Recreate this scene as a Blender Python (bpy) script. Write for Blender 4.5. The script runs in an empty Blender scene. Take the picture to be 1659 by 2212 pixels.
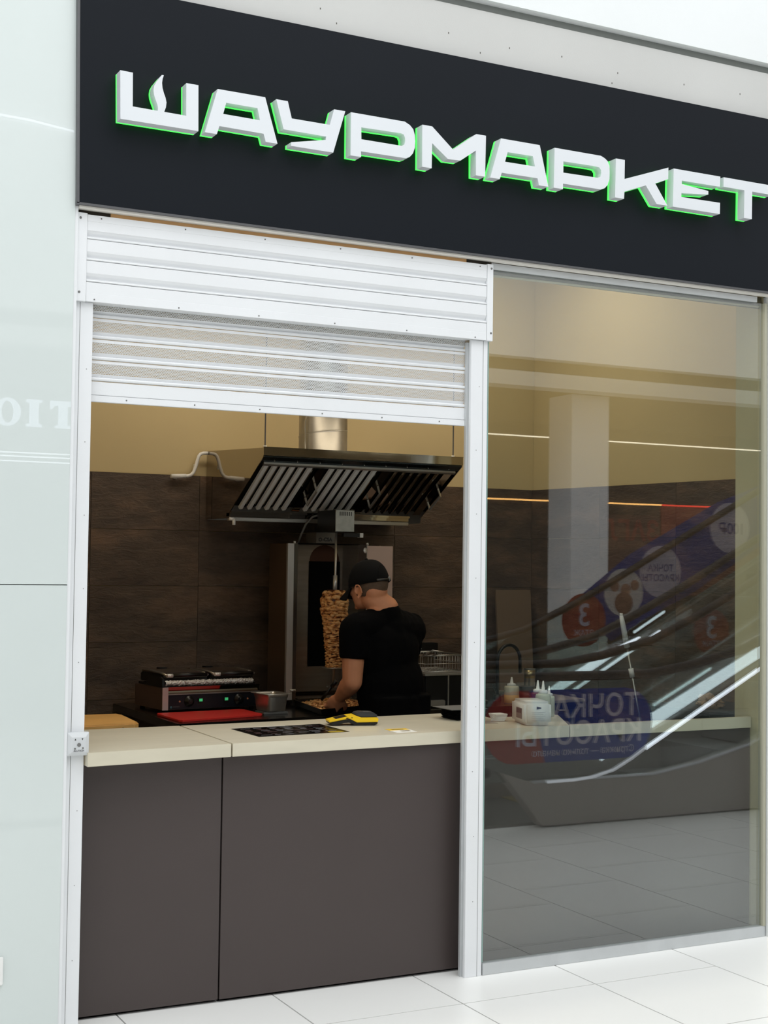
import bpy, bmesh, math, random
from mathutils import Vector, Matrix, noise
random.seed(7)
SC = bpy.context.scene; COL = SC.collection
V = Vector
# ------------------------------------------------------------------ camera
cam_d = bpy.data.cameras.new('camera'); cam = bpy.data.objects.new('camera', cam_d); COL.objects.link(cam)
SC.camera = cam
cam_d.sensor_fit = 'VERTICAL'; cam_d.sensor_height = 24.0; cam_d.lens = 24.0 * 3069.54 / 2212.0
cam_d.clip_start = 0.05; cam_d.clip_end = 100
_yaw, _pitch, _roll = 0.472847, 0.0379806, 0.0131871
_F = V((math.sin(_yaw)*math.cos(_pitch), math.cos(_yaw)*math.cos(_pitch), math.sin(_pitch)))
_R = V((math.cos(_yaw), -math.sin(_yaw), 0)); _U = _R.cross(_F)
_R2 = _R*math.cos(_roll) + _U*math.sin(_roll); _U2 = -_R*math.sin(_roll) + _U*math.cos(_roll)
_m = Matrix((( _R2.x, _U2.x, -_F.x), (_R2.y, _U2.y, -_F.y), (_R2.z, _U2.z, -_F.z))).to_4x4()
_m.translation = V((-1.362, -4.964, 1.644)); cam.matrix_world = _m
# ------------------------------------------------------------------ world, lights, exposure
w = bpy.data.worlds.new('world'); SC.world = w; w.use_nodes = True
bg = w.node_tree.nodes['Background']; bg.inputs[0].default_value = (0.965, 0.985, 1.0, 1); bg.inputs[1].default_value = 1.15
def area(name, loc, rot, sx, sy, power, col):
    l = bpy.data.lights.new(name, 'AREA'); l.shape = 'RECTANGLE'; l.size = sx; l.size_y = sy; l.energy = power; l.color = col
    o = bpy.data.objects.new(name, l); o.location = loc; o.rotation_euler = rot; COL.objects.link(o); return o
area('kitchen_ceiling_light', (1.9, 1.55, 3.52), (0, 0, 0), 2.6, 0.5, 26, (1.0, 0.88, 0.72))
area('skylight_bay', (1.5, -4.5, 8.5), (0, 0, 0), 9, 5, 330, (0.97, 0.99, 1.0))
SC.view_settings.view_transform = 'Standard'; SC.view_settings.look = 'None'
SC.view_settings.exposure = 0.0; SC.view_settings.gamma = 1.0; SC.view_settings.use_curve_mapping = False
# ------------------------------------------------------------------ materials
def lin(c):
    return tuple(((v/255)/12.92 if v/255 <= 0.04045 else ((v/255+0.055)/1.055)**2.4) for v in c) + (1,)
MATS = {}
def mat(name, col, rough=0.5, metal=0.0, bump=0.0, bscale=60, var=0.0, vscale=4, emit=0, coat=0, spec=0.5, stretch=None, dist=0.002):
    if name in MATS: return MATS[name]
    m = bpy.data.materials.new(name); m.use_nodes = True; nt = m.node_tree; N = nt.nodes; L = nt.links
    b = N['Principled BSDF']; c = lin(col)
    b.inputs['Base Color'].default_value = c; b.inputs['Roughness'].default_value = rough
    b.inputs['Metallic'].default_value = metal; b.inputs['Specular IOR Level'].default_value = spec
    b.inputs['Coat Weight'].default_value = coat; b.inputs['Coat Roughness'].default_value = 0.0
    tc = None
    def coords():
        nonlocal tc
        if tc is None:
            t = N.new('ShaderNodeTexCoord'); mp = N.new('ShaderNodeMapping'); L.new(t.outputs['Object'], mp.inputs[0])
            if stretch: mp.inputs['Scale'].default_value = stretch
            tc = mp
        return tc.outputs[0]
    if var > 0:
        n = N.new('ShaderNodeTexNoise'); n.inputs['Scale'].default_value = vscale; n.inputs['Detail'].default_value = 6
        L.new(coords(), n.inputs['Vector'])
        r = N.new('ShaderNodeMapRange'); r.inputs[1].default_value = 0.3; r.inputs[2].default_value = 0.7
        r.inputs[3].default_value = 1-var; r.inputs[4].default_value = 1+var; L.new(n.outputs['Fac'], r.inputs[0])
        mx = N.new('ShaderNodeVectorMath'); mx.operation = 'SCALE'; mx.inputs[0].default_value = c[:3]
        L.new(r.outputs[0], mx.inputs['Scale']); L.new(mx.outputs[0], b.inputs['Base Color'])
    if bump > 0:
        n = N.new('ShaderNodeTexNoise'); n.inputs['Scale'].default_value = bscale; n.inputs['Detail'].default_value = 5
        L.new(coords(), n.inputs['Vector'])
        bp = N.new('ShaderNodeBump'); bp.inputs['Strength'].default_value = bump; bp.inputs['Distance'].default_value = dist
        L.new(n.outputs['Fac'], bp.inputs['Height']); L.new(bp.outputs[0], b.inputs['Normal'])
    if emit > 0:
        b.inputs['Emission Color'].default_value = c; b.inputs['Emission Strength'].default_value = emit
    MATS[name] = m; return m
def glass_mat(name, ior, tint, rough=0.0, smear=0.0):
    m = bpy.data.materials.new(name); m.use_nodes = True; nt = m.node_tree; N = nt.nodes; L = nt.links
    N.remove(N['Principled BSDF']); out = N['Material Output']
    t = N.new('ShaderNodeBsdfTransparent'); t.inputs[0].default_value = tint
    g = N.new('ShaderNodeBsdfGlossy'); g.inputs['Roughness'].default_value = rough; g.inputs[0].default_value = (1, 1, 1, 1)
    # two-sided Schlick reflectance (a Fresnel node would go total-internal on the pane's back face)
    ge = N.new('ShaderNodeNewGeometry'); dt = N.new('ShaderNodeVectorMath'); dt.operation = 'DOT_PRODUCT'
    L.new(ge.outputs['Normal'], dt.inputs[0]); L.new(ge.outputs['Incoming'], dt.inputs[1])
    def mth(op, a, b=None):
        n = N.new('ShaderNodeMath'); n.operation = op
        for i, v in enumerate((a, b)):
            if v is None: continue
            if isinstance(v, (int, float)): n.inputs[i].default_value = v
            else: L.new(v, n.inputs[i])
        return n.outputs[0]
    r0 = ((ior-1)/(ior+1))**2
    f = mth('MULTIPLY_ADD', mth('POWER', mth('SUBTRACT', 1.0, mth('ABSOLUTE', dt.outputs['Value'])), 5.0), 1-r0); f.node.inputs[2].default_value = r0
    mx = N.new('ShaderNodeMixShader'); L.new(f, mx.inputs[0]); L.new(t.outputs[0], mx.inputs[1]); L.new(g.outputs[0], mx.inputs[2])
    L.new(mx.outputs[0], out.inputs[0]); MATS[name] = m; return m
M_alu = mat('white_powder_coated_aluminium', (231, 233, 235), 0.35, bump=0.08, bscale=250, var=0.02, vscale=3, spec=0.4)
M_alu2 = mat('raw_aluminium_profile', (200, 203, 204), 0.35, 0.3, var=0.04, vscale=9)
M_wallw = mat('white_painted_plaster', (231, 234, 234), 0.7, bump=0.1, bscale=300, var=0.015, vscale=2)
M_band = mat('pale_grey_plaster', (198, 198, 195), 0.8, bump=0.15, bscale=200, var=0.03, vscale=1.5)
M_black = mat('anthracite_composite_panel', (20, 24, 30), 0.45, spec=0.12, var=0.04, vscale=2)
M_trimd = mat('dark_aluminium_edge', (92, 92, 94), 0.35, 0.6)
M_letter = mat('white_acrylic', (221, 225, 229), 0.4, bump=0.03, bscale=300)
M_green = mat('green_lit_acrylic', (70, 250, 84), 0.4, emit=1.7)
M_panelg = mat('pale_green_back_painted_glass', (212, 220, 218), 0.5, coat=1.0, spec=0.0, var=0.012, vscale=1.5)
M_dark = mat('dark_brown_laminate', (68, 59, 57), 0.45, bump=0.15, bscale=350, var=0.03, vscale=3)
M_cream = mat('cream_stone_worktop', (210, 203, 182), 0.35, var=0.04, vscale=4, bump=0.05, bscale=200, stretch=(1, 6, 6))
M_beige = mat('beige_wall_paint', (208, 189, 144), 0.8, bump=0.12, bscale=120, var=0.03, vscale=1.5)
M_steel = mat('brushed_stainless_steel', (190, 188, 183), 0.3, 0.85, var=0.05, vscale=6, bump=0.05, bscale=80, stretch=(1, 1, 12))
M_table = mat('dark_reflecting_worktable_steel', (112, 110, 107), 0.2, 1.0, var=0.05, vscale=6)
M_mirror = mat('polished_stainless_steel', (176, 168, 156), 0.045, 1.0, bump=0.02, bscale=6, dist=0.01)
M_filter = mat('grey_film_on_steel', (212, 214, 212), 0.5, 0.0)
M_galv = mat('galvanised_duct', (200, 196, 186), 0.28, 0.9, var=0.1, vscale=9)
M_blk = mat('black_plastic', (16, 16, 17), 0.35)
M_blackm = mat('matt_black', (9, 9, 10), 0.9, spec=0.1)
M_shirt = mat('black_cotton', (4, 4, 5), 0.95, bump=0.3, bscale=90, spec=0.1)
M_capm = mat('black_cap_cotton', (13, 13, 14), 0.9, bump=0.2, bscale=400, spec=0.15)
M_jean = mat('dark_trousers', (8, 8, 9), 0.9)
M_skin = mat('skin', (198, 134, 98), 0.5, var=0.05, vscale=20, bump=0.1, bscale=150, spec=0.35)
M_hair = mat('cropped_brown_hair', (86, 66, 50), 0.8, bump=0.5, bscale=600, var=0.15, vscale=80)
M_red = mat('red_plastic', (205, 42, 36), 0.4, bump=0.1, bscale=200)
M_wood = mat('light_wood', (236, 184, 108), 0.5, var=0.14, vscale=6, stretch=(1.2, 14, 14))
M_foil = mat('crumpled_foil', (245, 243, 238), 0.22, 0.55, bump=0.9, bscale=90, dist=0.01)
M_yel = mat('yellow_plastic', (244, 204, 30), 0.4)
M_paperw = mat('white_paper', (232, 232, 226), 0.7, bump=0.2, bscale=60, var=0.02)
M_grey = mat('mid_grey_plastic', (110, 110, 108), 0.5)
M_print = mat('dark_grey_print', (70, 70, 72), 0.6)
M_white = mat('white_plastic', (238, 238, 236), 0.4)
M_meat = None
M_fol = None
M_glass = glass_mat('shopfront_glass', 2.02, (0.875, 0.905, 0.89, 1))
M_bal = glass_mat('balustrade_glass', 1.5, (0.80, 0.85, 0.83, 1))
def meat_material():
    m = bpy.data.materials.new('roasted_chicken'); m.use_nodes = True; N = m.node_tree.nodes; L = m.node_tree.links; b = N['Principled BSDF']
    t = N.new('ShaderNodeTexCoord'); n = N.new('ShaderNodeTexNoise'); n.inputs['Scale'].default_value = 38; n.inputs['Detail'].default_value = 6
    mp = N.new('ShaderNodeMapping'); mp.inputs['Scale'].default_value = (1, 1, 2.2)
    L.new(t.outputs['Object'], mp.inputs[0]); L.new(mp.outputs[0], n.inputs[0])
    r = N.new('ShaderNodeValToRGB'); e = r.color_ramp.elements
    e[0].position = 0.36; e[0].color = lin((112, 56, 20)); e[1].position = 0.6; e[1].color = lin((244, 196, 134))
    x = e.new(0.46); x.color = lin((216, 150, 84)); L.new(n.outputs['Fac'], r.inputs[0]); L.new(r.outputs[0], b.inputs['Base Color'])
    bp = N.new('ShaderNodeBump'); bp.inputs['Strength'].default_value = 0.6; bp.inputs['Distance'].default_value = 0.004
    L.new(n.outputs['Fac'], bp.inputs['Height']); L.new(bp.outputs[0], b.inputs['Normal']); b.inputs['Roughness'].default_value = 0.4
    return m
M_meat = meat_material()
def slate_material():
    m = bpy.data.materials.new('dark_slate_tile'); m.use_nodes = True; N = m.node_tree.nodes; L = m.node_tree.links; b = N['Principled BSDF']
    g = N.new('ShaderNodeNewGeometry'); oi = N.new('ShaderNodeObjectInfo')
    sc = N.new('ShaderNodeVectorMath'); sc.operation = 'SCALE'; L.new(oi.outputs['Random'], sc.inputs['Scale']); sc.inputs[0].default_value = (0.7, 0.4, 0.9)
    ad = N.new('ShaderNodeVectorMath'); L.new(g.outputs['Position'], ad.inputs[0]); L.new(sc.outputs[0], ad.inputs[1])
    mp = N.new('ShaderNodeMapping'); mp.inputs['Rotation'].default_value = (0, 0.45, 0); mp.inputs['Scale'].default_value = (1, 1, 3.0); L.new(ad.outputs[0], mp.inputs[0])
    n1 = N.new('ShaderNodeTexNoise'); n1.inputs['Scale'].default_value = 3.2; n1.inputs['Detail'].default_value = 8; L.new(mp.outputs[0], n1.inputs[0])
    n2 = N.new('ShaderNodeTexNoise'); n2.inputs['Scale'].default_value = 14; n2.inputs['Detail'].default_value = 9; n2.inputs['Roughness'].default_value = 0.65; n2.inputs['Distortion'].default_value = 0.8; L.new(mp.outputs[0], n2.inputs[0])
    r = N.new('ShaderNodeValToRGB'); e = r.color_ramp.elements
    e[0].position = 0.3; e[0].color = lin((66, 52, 42)); e[1].position = 0.7; e[1].color = lin((110, 88, 70))
    x = e.new(0.5); x.color = lin((84, 70, 58)); L.new(n1.outputs['Fac'], r.inputs[0])
    mx = N.new('ShaderNodeVectorMath'); mx.operation = 'SCALE'
    mr = N.new('ShaderNodeMapRange'); mr.inputs[1].default_value = 0.3; mr.inputs[2].default_value = 0.75; mr.inputs[3].default_value = 0.75; mr.inputs[4].default_value = 1.3
    L.new(n2.outputs['Fac'], mr.inputs[0]); L.new(r.outputs[0], mx.inputs[0]); L.new(mr.outputs[0], mx.inputs['Scale']); L.new(mx.outputs[0], b.inputs['Base Color'])
    bp = N.new('ShaderNodeBump'); bp.inputs['Strength'].default_value = 0.55; bp.inputs['Distance'].default_value = 0.012
    L.new(n2.outputs['Fac'], bp.inputs['Height']); L.new(bp.outputs[0], b.inputs['Normal']); b.inputs['Roughness'].default_value = 0.5
    return m
M_slate = slate_material()
def perforated_material():
    m = bpy.data.materials.new('perforated_aluminium'); m.use_nodes = True; N = m.node_tree.nodes; L = m.node_tree.links; b = N['Principled BSDF']; out = N['Material Output']
    b.inputs['Base Color'].default_value = lin((200, 202, 202)); b.inputs['Roughness'].default_value = 0.4
    t = N.new('ShaderNodeTexCoord'); s = N.new('ShaderNodeSeparateXYZ'); L.new(t.outputs['Object'], s.inputs[0]); cb = N.new('ShaderNodeCombineXYZ')
    L.new(s.outputs['X'], cb.inputs['X']); L.new(s.outputs['Z'], cb.inputs['Y'])
    br = N.new('ShaderNodeTexBrick'); br.inputs['Color1'].default_value = (0, 0, 0, 1); br.inputs['Color2'].default_value = (0, 0, 0, 1); br.inputs['Mortar'].default_value = (1, 1, 1, 1)
    br.inputs['Scale'].default_value = 1; br.inputs['Brick Width'].default_value = 0.0095; br.inputs['Row Height'].default_value = 0.0052; br.inputs['Mortar Size'].default_value = 0.0015; br.inputs['Mortar Smooth'].default_value = 0
    L.new(cb.outputs[0], br.inputs['Vector'])
    tr = N.new('ShaderNodeBsdfTransparent'); mx = N.new('ShaderNodeMixShader'); L.new(br.outputs['Color'], mx.inputs[0]); L.new(tr.outputs[0], mx.inputs[1]); L.new(b.outputs[0], mx.inputs[2]); L.new(mx.outputs[0], out.inputs[0])
    return m
M_perf = perforated_material()
# ------------------------------------------------------------------ mesh building
class MB:
    def __init__(s): s.v = []; s.f = []; s.sm = []
    def add(s, vs, fs, smooth=False):
        o = len(s.v); s.v += [tuple(p) for p in vs]; s.f += [tuple(i+o for i in f) for f in fs]; s.sm += [smooth]*len(fs); return s
    def box(s, x0, x1, y0, y1, z0, z1):
        x0, x1 = min(x0, x1), max(x0, x1); y0, y1 = min(y0, y1), max(y0, y1); z0, z1 = min(z0, z1), max(z0, z1)
        return s.add([(x0,y0,z0),(x1,y0,z0),(x1,y1,z0),(x0,y1,z0),(x0,y0,z1),(x1,y0,z1),(x1,y1,z1),(x0,y1,z1)],
                     [(0,3,2,1),(4,5,6,7),(0,1,5,4),(1,2,6,5),(2,3,7,6),(3,0,4,7)])
    def hexa(s, p): # 8 points bottom ring 4, top ring 4 (ccw from above)
        return s.add(p, [(0,3,2,1),(4,5,6,7),(0,1,5,4),(1,2,6,5),(2,3,7,6),(3,0,4,7)])
    def prism(s, pts, a, b, axis=1):
        # pts: 2D loop; extruded along axis from a to b.  axis 1: (x,z)->y ; axis 2: (x,y)->z ; axis 0: (y,z)->x
        def P(p, t): return (p[0], t, p[1]) if axis == 1 else ((p[0], p[1], t) if axis == 2 else (t, p[0], p[1]))
        n = len(pts); vs = [P(p, a) for p in pts] + [P(p, b) for p in pts]
        fs = [tuple(range(n)), tuple(range(2*n-1, n-1, -1))] + [(i, n+i, n+(i+1) % n, (i+1) % n) for i in range(n)]
        return s.add(vs, fs)
    def tube(s, pts, r, n=8, caps=True, smooth=True):
        pts = [V(p) for p in pts]; rs = r if isinstance(r, (list, tuple)) else [r]*len(pts)
        vs = []; up = None
        for i, p in enumerate(pts):
            d = (pts[min(i+1, len(pts)-1)] - pts[max(i-1, 0)]).normalized()
            if up is None: up = V((0,0,1)) if abs(d.z) < 0.9 else V((1,0,0))
            a = d.cross(up).normalized(); b = a.cross(d).normalized(); up = b
            vs += [p + (a*math.cos(2*math.pi*k/n) + b*math.sin(2*math.pi*k/n))*rs[i] for k in range(n)]
        fs = [(i*n+k, i*n+(k+1) % n, (i+1)*n+(k+1) % n, (i+1)*n+k) for i in range(len(pts)-1) for k in range(n)]
        s.add(vs, fs, smooth)
        if caps:
            s.add(vs[:n], [tuple(range(n))[::-1]]); s.add(vs[-n:], [tuple(range(n))])
        return s
    def lathe(s, prof, c, n=20, axis=V((0,0,1)), smooth=True):
        axis = V(axis).normalized(); a = axis.orthogonal().normalized(); b = axis.cross(a); c = V(c); vs = []
        for r, h in prof: vs += [c + axis*h + (a*math.cos(2*math.pi*k/n) + b*math.sin(2*math.pi*k/n))*r for k in range(n)]
        fs = [(i*n+k, i*n+(k+1) % n, (i+1)*n+(k+1) % n, (i+1)*n+k) for i in range(len(prof)-1) for k in range(n)]
        s.add(vs, fs, smooth); s.add(vs[:n], [tuple(range(n))[::-1]]); s.add(vs[-n:], [tuple(range(n))]); return s
    def ball(s, c, r, M=None, n=10, m=7, smooth=True):
        c = V(c); r = V((r, r, r)) if not hasattr(r, '__len__') else V(r); vs = []
        for j in range(m+1):
            t = math.pi*j/m
            for k in range(n):
                p = V((math.sin(t)*math.cos(2*math.pi*k/n)*r.x, math.sin(t)*math.sin(2*math.pi*k/n)*r.y, math.cos(t)*r.z))
                if M is not None: p = M @ p
                vs.append(c + p)
        fs = [(j*n+k, (j+1)*n+k, (j+1)*n+(k+1) % n, j*n+(k+1) % n) for j in range(m) for k in range(n)]
        return s.add(vs, fs, smooth)
    def limb(s, p0, r0, p1, r1, n=14):
        s.tube([p0, p1], [r0, r1], n=n); s.ball(p0, r0, n=n, m=8); s.ball(p1, r1, n=n, m=8); return s
    def mesh(s, name):
        me = bpy.data.meshes.new(name); me.from_pydata(s.v, [], s.f); me.polygons.foreach_set('use_smooth', s.sm); me.update(); return me
def obj(name, mb, m, parent=None, bevel=0.0, loc=None):
    me = mb.mesh(name) if isinstance(mb, MB) else mb
    me.materials.clear(); me.materials.append(m)
    if isinstance(mb, MB):
        bm = bmesh.new(); bm.from_mesh(me)
        if bevel > 0 or True: bmesh.ops.remove_doubles(bm, verts=bm.verts, dist=1e-6)
        bmesh.ops.recalc_face_normals(bm, faces=bm.faces)
        if bevel > 0:
            es = [e for e in bm.edges if len(e.link_faces) == 2 and e.calc_face_angle(0) > 0.6]
            bmesh.ops.bevel(bm, geom=es, offset=bevel, segments=2, affect='EDGES', clamp_overlap=True)
        bm.to_mesh(me); bm.free()
    o = bpy.data.objects.new(name, me); COL.objects.link(o)
    if parent is not None: o.parent = parent
    if loc is not None: o.location = loc
    return o
def tag(o, label=None, cat=None, group=None, kind=None):
    if label: o['label'] = label
    if cat: o['category'] = cat
    if group: o['group'] = group
    if kind: o['kind'] = kind
    return o
def thing(name, label, cat, group=None, loc=(0,0,0), kind=None):
    o = bpy.data.objects.new(name, None); o.location = loc; o.empty_display_size = 0.05; COL.objects.link(o)
    return tag(o, label, cat, group, kind)
def struct(name, mb, m, bevel=0):
    o = obj(name, mb, m, None, bevel); o['kind'] = 'structure'; return o
def rel(mb, loc): # shift verts so object local coordinates are relative to its thing
    mb.v = [(p[0]-loc[0], p[1]-loc[1], p[2]-loc[2]) for p in mb.v]; return mb
class T:
    """a thing whose parts are written in world coordinates"""
    def __init__(s, name, label, cat, loc, group=None, kind=None): s.o = thing(name, label, cat, group, loc, kind); s.loc = loc
    def part(s, name, mb, m, parent=None, bevel=0.0, label=None, kind=None):
        o = obj(name, rel(mb, s.loc), m, parent or s.o, bevel)
        if label: o['label'] = label
        if kind: o['kind'] = kind
        return o
def curve_mesh(loops, depth):
    c = bpy.data.curves.new('tmp', 'CURVE'); c.dimensions = '2D'; c.fill_mode = 'BOTH'; c.extrude = depth/2
    for lp in loops:
        sp = c.splines.new('POLY'); sp.points.add(len(lp)-1)
        for i, p in enumerate(lp): sp.points[i].co = (p[0], p[1], 0, 1)
        sp.use_cyclic_u = True
    o = bpy.data.objects.new('tmp', c); me = bpy.data.meshes.new_from_object(o)
    vs = [tuple(v.co) for v in me.vertices]; fs = [tuple(p.vertices) for p in me.polygons]
    bpy.data.objects.remove(o); bpy.data.curves.remove(c); bpy.data.meshes.remove(me); return vs, fs
def text_mesh(body, size, depth=0.0, bold=0.0, align='CENTER', spacing=1.0):
    c = bpy.data.curves.new('tmp', 'FONT'); c.body = body; c.size = size; c.extrude = depth/2; c.offset = bold; c.align_x = align; c.align_y = 'CENTER'; c.space_character = spacing; c.resolution_u = 4
    o = bpy.data.objects.new('tmp', c); COL.objects.link(o); dg = bpy.context.evaluated_depsgraph_get()
    me = bpy.data.meshes.new_from_object(o.evaluated_get(dg)); vs = [tuple(v.co) for v in me.vertices]; fs = [tuple(p.vertices) for p in me.polygons]
    bpy.data.objects.remove(o); bpy.data.curves.remove(c); bpy.data.meshes.remove(me); return vs, fs
def put2d(mb, vf, origin, X, Y):
    X = V(X); Y = V(Y); Z = X.cross(Y); o = V(origin)
    mb.add([o + X*p[0] + Y*p[1] + Z*p[2] for p in vf[0]], vf[1]); return mb
def remeshed(mb, voxel, smooth=6):
    me = mb.mesh('tmp'); o = bpy.data.objects.new('tmp', me); COL.objects.link(o)
    r = o.modifiers.new('r', 'REMESH'); r.mode = 'VOXEL'; r.voxel_size = voxel; r.use_smooth_shade = True
    if smooth: q = o.modifiers.new('s', 'SMOOTH'); q.factor = 0.5; q.iterations = smooth
    dg = bpy.context.evaluated_depsgraph_get(); out = bpy.data.meshes.new_from_object(o.evaluated_get(dg))
    bpy.data.objects.remove(o); bpy.data.meshes.remove(me); return out
# ================================================================== STRUCTURE
# mall floor
PX = 0.608; X0 = 1.393; Y0 = -0.285
M_floor = mat('pale_porcelain_floor', (246, 246, 243), 0.32, var=0.012, vscale=1.2, spec=0.35)
M_joint = mat('grey_grout', (104, 104, 100), 0.9)
fl = struct('floor', MB().box(-7, 13, -11, 2.45, -0.12, -0.008), M_joint)
def tile_mesh(x0, x1, y0, y1, z0=-0.0075, z1=0.0, g=0.0030, name='tile'):
    mb = MB().box(x0+g, x1-g, y0+g, y1-g, z0, z1); return mb
base_me = None
def copy_part(src, parent, loc, name=None, rot=None):
    c = src.copy(); COL.objects.link(c); c.parent = parent; c.location = loc
    if rot is not None: c.rotation_euler = rot
    return c
src = None
for i in range(-4, 11):
    for j in range(-6, 1):
        x = X0 + i*PX; off = 0.30 if i == 2 else 0.0
        y = Y0 - off + j*PX
        if j == 0 and y > 0.0 : pass
        if src is None: src = obj('tile', tile_mesh(0, PX, 0, PX), M_floor, fl, loc=(x, y, 0))
        else: copy_part(src, fl, (x, y, 0))
mb = MB()   # the rest of the hall floor, too far away to tell the tiles apart
mb.box(-7, 13, -11, Y0-0.3-6*PX-0.002, -0.0075, -0.0002); mb.box(-7, X0-4*PX-0.002, Y0-0.3-6*PX, 0.3, -0.0075, -0.0002); mb.box(X0+11*PX, 13, Y0-0.3-6*PX, 0.3, -0.0075, -0.0002)
o = obj('far_floor', mb, M_floor, fl); o['kind'] = 'stuff'
o = obj('kitchen_floor', MB().box(-0.3, 4.2, 0.93, 2.44, -0.0075, -0.0002), mat('grey_kitchen_floor', (120, 116, 110), 0.6), fl)
# kitchen walls
wb = struct('wall_back', MB().box(-0.4, 4.3, 2.39, 2.55, 0, 3.7), M_beige)
TOPZ = 2.122; TW = 0.6; TH = 0.3
ts = None
for r in range(7):
    z1 = TOPZ - r*TH; z0 = max(z1-TH, 0.02)
    for k in range(-2, 5):
        xa = 0.665 + k*TW; xb = min(xa+TW, 3.412)
        xa = max(xa, -0.28)
        if xb-xa < 0.05: continue
        full = abs((xb-xa)-TW) < 1e-3 and abs((z1-z0)-TH) < 1e-3
        if full and ts is not None: copy_part(ts, wb, (xa, 2.378, z0))
        else:
            o = obj('tile', MB().box(0.0012, xb-xa-0.0012, 0, 0.0115, 0.0012, z1-z0-0.0012), M_slate, wb, loc=(xa, 2.378 + (0.0 if full else 0), z0))
            if full: ts = o
# (paint above the tiles)
# right wall: splayed, from (3.41,2.35) to (3.70,0.2)
A_ = V((3.415, 2.385, 0)); B_ = V((3.705, 0.215, 0)); D_ = (B_-A_); Lr = D_.length; D_.normalize(); Nr = V((D_.y, -D_.x, 0))  # Nr points to -x
if Nr.x > 0: Nr = -Nr
wr = struct('wall_right', MB().add([A_-Nr*0.012, B_-Nr*0.012, B_-Nr*0.15, A_-Nr*0.15] + [p+V((0,0,3.7)) for p in (A_-Nr*0.012, B_-Nr*0.012, B_-Nr*0.15, A_-Nr*0.15)],
     [(0,1,2,3),(7,6,5,4),(0,4,5,1),(1,5,6,2),(2,6,7,3),(3,7,4,0)]), M_beige)
ang = math.atan2(D_.y, D_.x)
for r in range(7):
    z1 = TOPZ - r*TH; z0 = max(z1-TH, 0.02)
    for k in range(4):
        a = k*TW; b_ = min(a+TW, Lr-0.004)
        if b_-a < 0.05: continue
        p = A_ + D_*a
        o = obj('tile', MB().box(0.0012, b_-a-0.0012, 0.0005, 0.0115, 0.0012, z1-z0-0.0012) if True else None, M_slate, wr)
        # local +x runs along D_, local +y points into the wall
        ny = -Nr; M = Matrix(((D_.x, ny.x, 0), (D_.y, ny.y, 0), (0, 0, 1))).to_4x4(); M.translation = V((p.x, p.y, z0)); o.matrix_world = M
struct('wall_left', MB().box(-0.45, -0.30, 0.10, 2.55, 0, 3.7), M_beige)
struct('ceiling', MB().box(-0.45, 4.3, 0.0, 2.55, 3.62, 3.74), mat('kitchen_ceiling_paint', (205, 195, 170), 0.9))
# pilaster closing the glazing on the right, return wall, and the wall over the opening
struct('trim_1', MB().box(3.136, 3.86, 0.03, 0.212, 0, 3.62), mat('olive_beige_render', (198, 190, 156), 0.85, bump=0.3, bscale=60, var=0.03))
struct('wall_front', MB().box(-0.45, 5.5, 0.03, 0.13, 2.905, 3.62), M_beige)
struct('wall_facade_right', MB().box(3.14, 6.6, -0.02, 0.0298, 0, 2.90), M_wallw)
# bulkhead over the sign: lower grey band, recessed groove, upper white fascia
band = struct('trim_2', MB().box(-2.4, 6.6, -0.02, 0.029, 2.99, 3.925), M_band)
for cx_, cz_ in ((0.86, 3.79), (0.93, 3.745), (1.43, 3.80), (1.58, 3.745), (1.72, 3.79), (1.98, 3.80), (2.27, 3.78), (2.24, 3.73), (2.63, 3.79), (2.95, 3.80)):
    obj('paint_chip', MB().box(cx_, cx_+0.004, -0.0206, -0.02, cz_, cz_+0.007), mat('dark_chip', (96, 92, 86), 0.9), band)
struct('trim_3', MB().box(-2.4, 6.6, 0.0, 0.04, 3.925, 3.975), mat('grey_groove_profile', (132, 136, 132), 0.6))
struct('wall_upper', MB().box(-2.4, 6.6, -0.045, 0.03, 3.962, 6.2), M_wallw)
# left cladding of back painted glass sheets
wl = struct('wall_side', MB().box(-2.4, -0.0775, -0.008, 0.09, 0, 2.98), M_wallw)
for z0, z1 in ((0.01, 1.5615), (1.5645, 4.4)):
    obj('glass_sheet', MB().box(-2.39, -0.0785, -0.030, -0.0085, z0, z1), M_panelg, wl, bevel=0.001)
obj('edge_strip', MB().box(-0.078, -0.0665, -0.026, 0.05, 0, 2.905), M_alu, wl)
# ================================================================== SIGN
sg = T('shop_sign', 'long anthracite fascia sign with white backlit capital letters above the shutter', 'sign', (1.5, -0.05, 2.9))
sg.part('panel', MB().add([(-0.069,-0.05,2.912),(4.6,-0.05,2.912),(4.6,-0.05,3.703),(-0.083,-0.05,3.703),(-0.069,-0.022,2.912),(4.6,-0.022,2.912),(4.6,-0.022,3.703),(-0.083,-0.022,3.703)],
    [(0,1,2,3),(7,6,5,4),(0,4,5,1),(1,5,6,2),(2,6,7,3),(3,7,4,0)]), M_black)
sg.part('edge_frame', MB().add([(-0.079,-0.051,2.908),(-0.070,-0.051,2.908),(-0.084,-0.051,3.706),(-0.093,-0.051,3.706),(-0.079,-0.0205,2.908),(-0.070,-0.0205,2.908),(-0.084,-0.0205,3.706),(-0.093,-0.0205,3.706)],
    [(0,1,2,3),(7,6,5,4),(0,4,5,1),(1,5,6,2),(2,6,7,3),(3,7,4,0)]).box(-0.079, 4.6, -0.051, -0.0205, 2.9035, 2.9115), M_trimd)
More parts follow.
